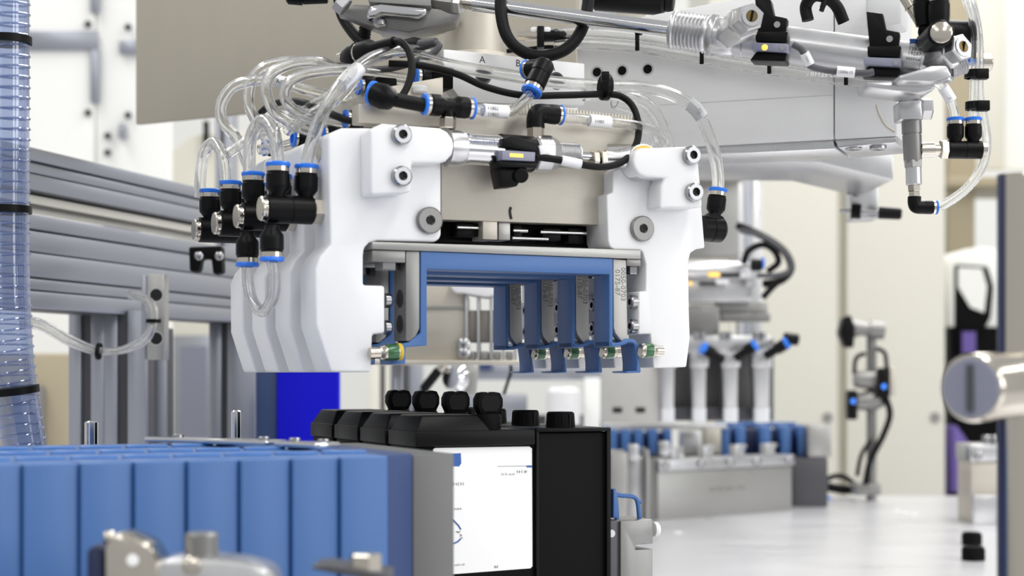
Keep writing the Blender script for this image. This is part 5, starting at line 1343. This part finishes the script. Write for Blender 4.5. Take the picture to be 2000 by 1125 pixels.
# small bright droplets and chips on the table
for x, y in ((1750, 997), (1767, 1001), (1785, 1004), (1324, 1040)):
    Yc = -TZ * F / (y - HY); c = P(x, y, Yc)
    single('table_plug', G().rev(c, c + Vector((0, 0, 1)), [(0, 0), (0, 7), (1.2, 6), (1.5, 0)], 16), 'white_plastic', {1750: 'left one of three white plugs set in the table', 1767: 'middle one of three white plugs set in the table', 1785: 'right one of three white plugs set in the table', 1324: 'white plug set in the table beside the notched stop block'}[x], 'plug', 'white plugs in the table')

# --- alu block with knobs near the right post
f = C(2550)
t = Thing('fixture_block', 'aluminium fixture block with bright bolts beside the upright rod', 'fixture')
t.part('body', G().box(f, f.on(1897, 0)[0], f.on(1990, 0)[0], 0, 80, TZ, f.on(0, 902)[1]), 'alum_plate', bevel=2)
t.part('cap', G().box(f, f.on(1893, 0)[0], f.on(1990, 0)[0], -6, 80, f.on(0, 902)[1] + .5, f.on(0, 868)[1]), 'alum_bright', bevel=2)
t.part('step', G().box(f, f.on(1897, 0)[0], f.on(1990, 0)[0], -10, 0, TZ, f.on(0, 966)[1]), 'alum_bright', bevel=2)
for x in (1927, 1943): t.part('bolt', G().cyl(f.pt(x, 868, 10), f.pt(x, 850, 10), 7, 16, 2), 'screw')
t.part('bolt', G().rev(f.pt(1910, 890, -6), f.pt(1910, 890, -14), [(0, 8), (5, 8), (7, 4), (7, 0)], 16), 'screw')

# --- sensor stand
Y = 3020
f = C(Y)
t = Thing('sensor_stand', 'upright sensor stand with clamps and two blue-lit sensors on the table', 'sensor stand')
A = P(1702, 640, Y); Bz = EYE + TZ
t.part('rod', G().rev(A, Vector((A.x, A.y, Bz)), [(0, 0), (0, 9), (A.z - Bz, 9), (A.z - Bz, 0)], 22), 'steel')
t.part('head_clamp', G().rev(P(1655, 640, Y - 10), P(1726, 645, Y - 10), [(0, 0), (0, 16), (20, 16), (20, 13), (40, 13), (40, 17), (66, 17), (66, 0)], 22), 'steel')
t.part('head_sensor', G().prism(f, [(1640, 650), (1648, 620), (1662, 614), (1672, 640), (1668, 680), (1652, 678)], -34, 4), 'black_plastic', bevel=4)
t.part('mid_clamp', G().rev(P(1668, 740, Y - 10), P(1730, 742, Y - 10), [(0, 0), (0, 15), (16, 18), (42, 18), (58, 14), (58, 0)], 20), 'steel')
t.part('low_clamp', G().rev(P(1670, 785, Y - 10), P(1726, 780, Y - 10), [(0, 0), (0, 15), (20, 18), (40, 18), (52, 12), (52, 0)], 20), 'steel')
for x0, y0, x1, y1, lx, ly in ((1717, 718, 1738, 776, 1726, 755), (1656, 762, 1676, 820, 1666, 784)):
    sb = t.part('sensor', G().pbox(f, x0, y0, x1, y1, -44, -20), 'black_plastic', bevel=4)
    t.part('lamp', G().rev(f.pt(lx, ly, -44), f.pt(lx, ly, -46), [(0, 5), (1.5, 4), (1.6, 0)], 14), 'led_blue', sb)
t.part('back_plate', G().pbox(f, 1738, 716, 1750, 774, -40, -14), 'alum_plate', bevel=2)
t.part('base_clamp', G().pbox(f, 1670, 944, 1722, 968, -20, 20), 'steel', bevel=4)
for i, pts in enumerate(([(1690, 690, Y - 20), (1672, 700, Y - 20), (1668, 730, Y - 20)], [(1712, 680, Y - 20), (1728, 690, Y - 20), (1732, 718, Y - 30)], [(1730, 776, Y - 30), (1738, 810, Y - 24), (1725, 850, Y - 20), (1700, 900, Y - 20), (1690, 945, Y - 20)], [(1700, 860, Y - 15), (1682, 890, Y - 15), (1674, 930, Y - 15)])):
    t.part('lead', G().tube(pp(*pts), 6.0 if i == 2 else 4, 8), 'black_rubber')
single('floor_cable', G().tube(pp((1612, 938, 3080), (1630, 930, 3080), (1650, 932, 3080), (1668, 944, 3070), (1690, 950, 3060)), 5, 8), 'black_rubber', 'thin black cable arching left of the sensor stand', 'cable')
single('table_cable', G().tube(pp((1612, 950, 3090), (1640, 955, 3090), (1670, 957, 3080)), 9, 10), 'black_rubber', 'thick black cable lying left of the sensor stand', 'cable')
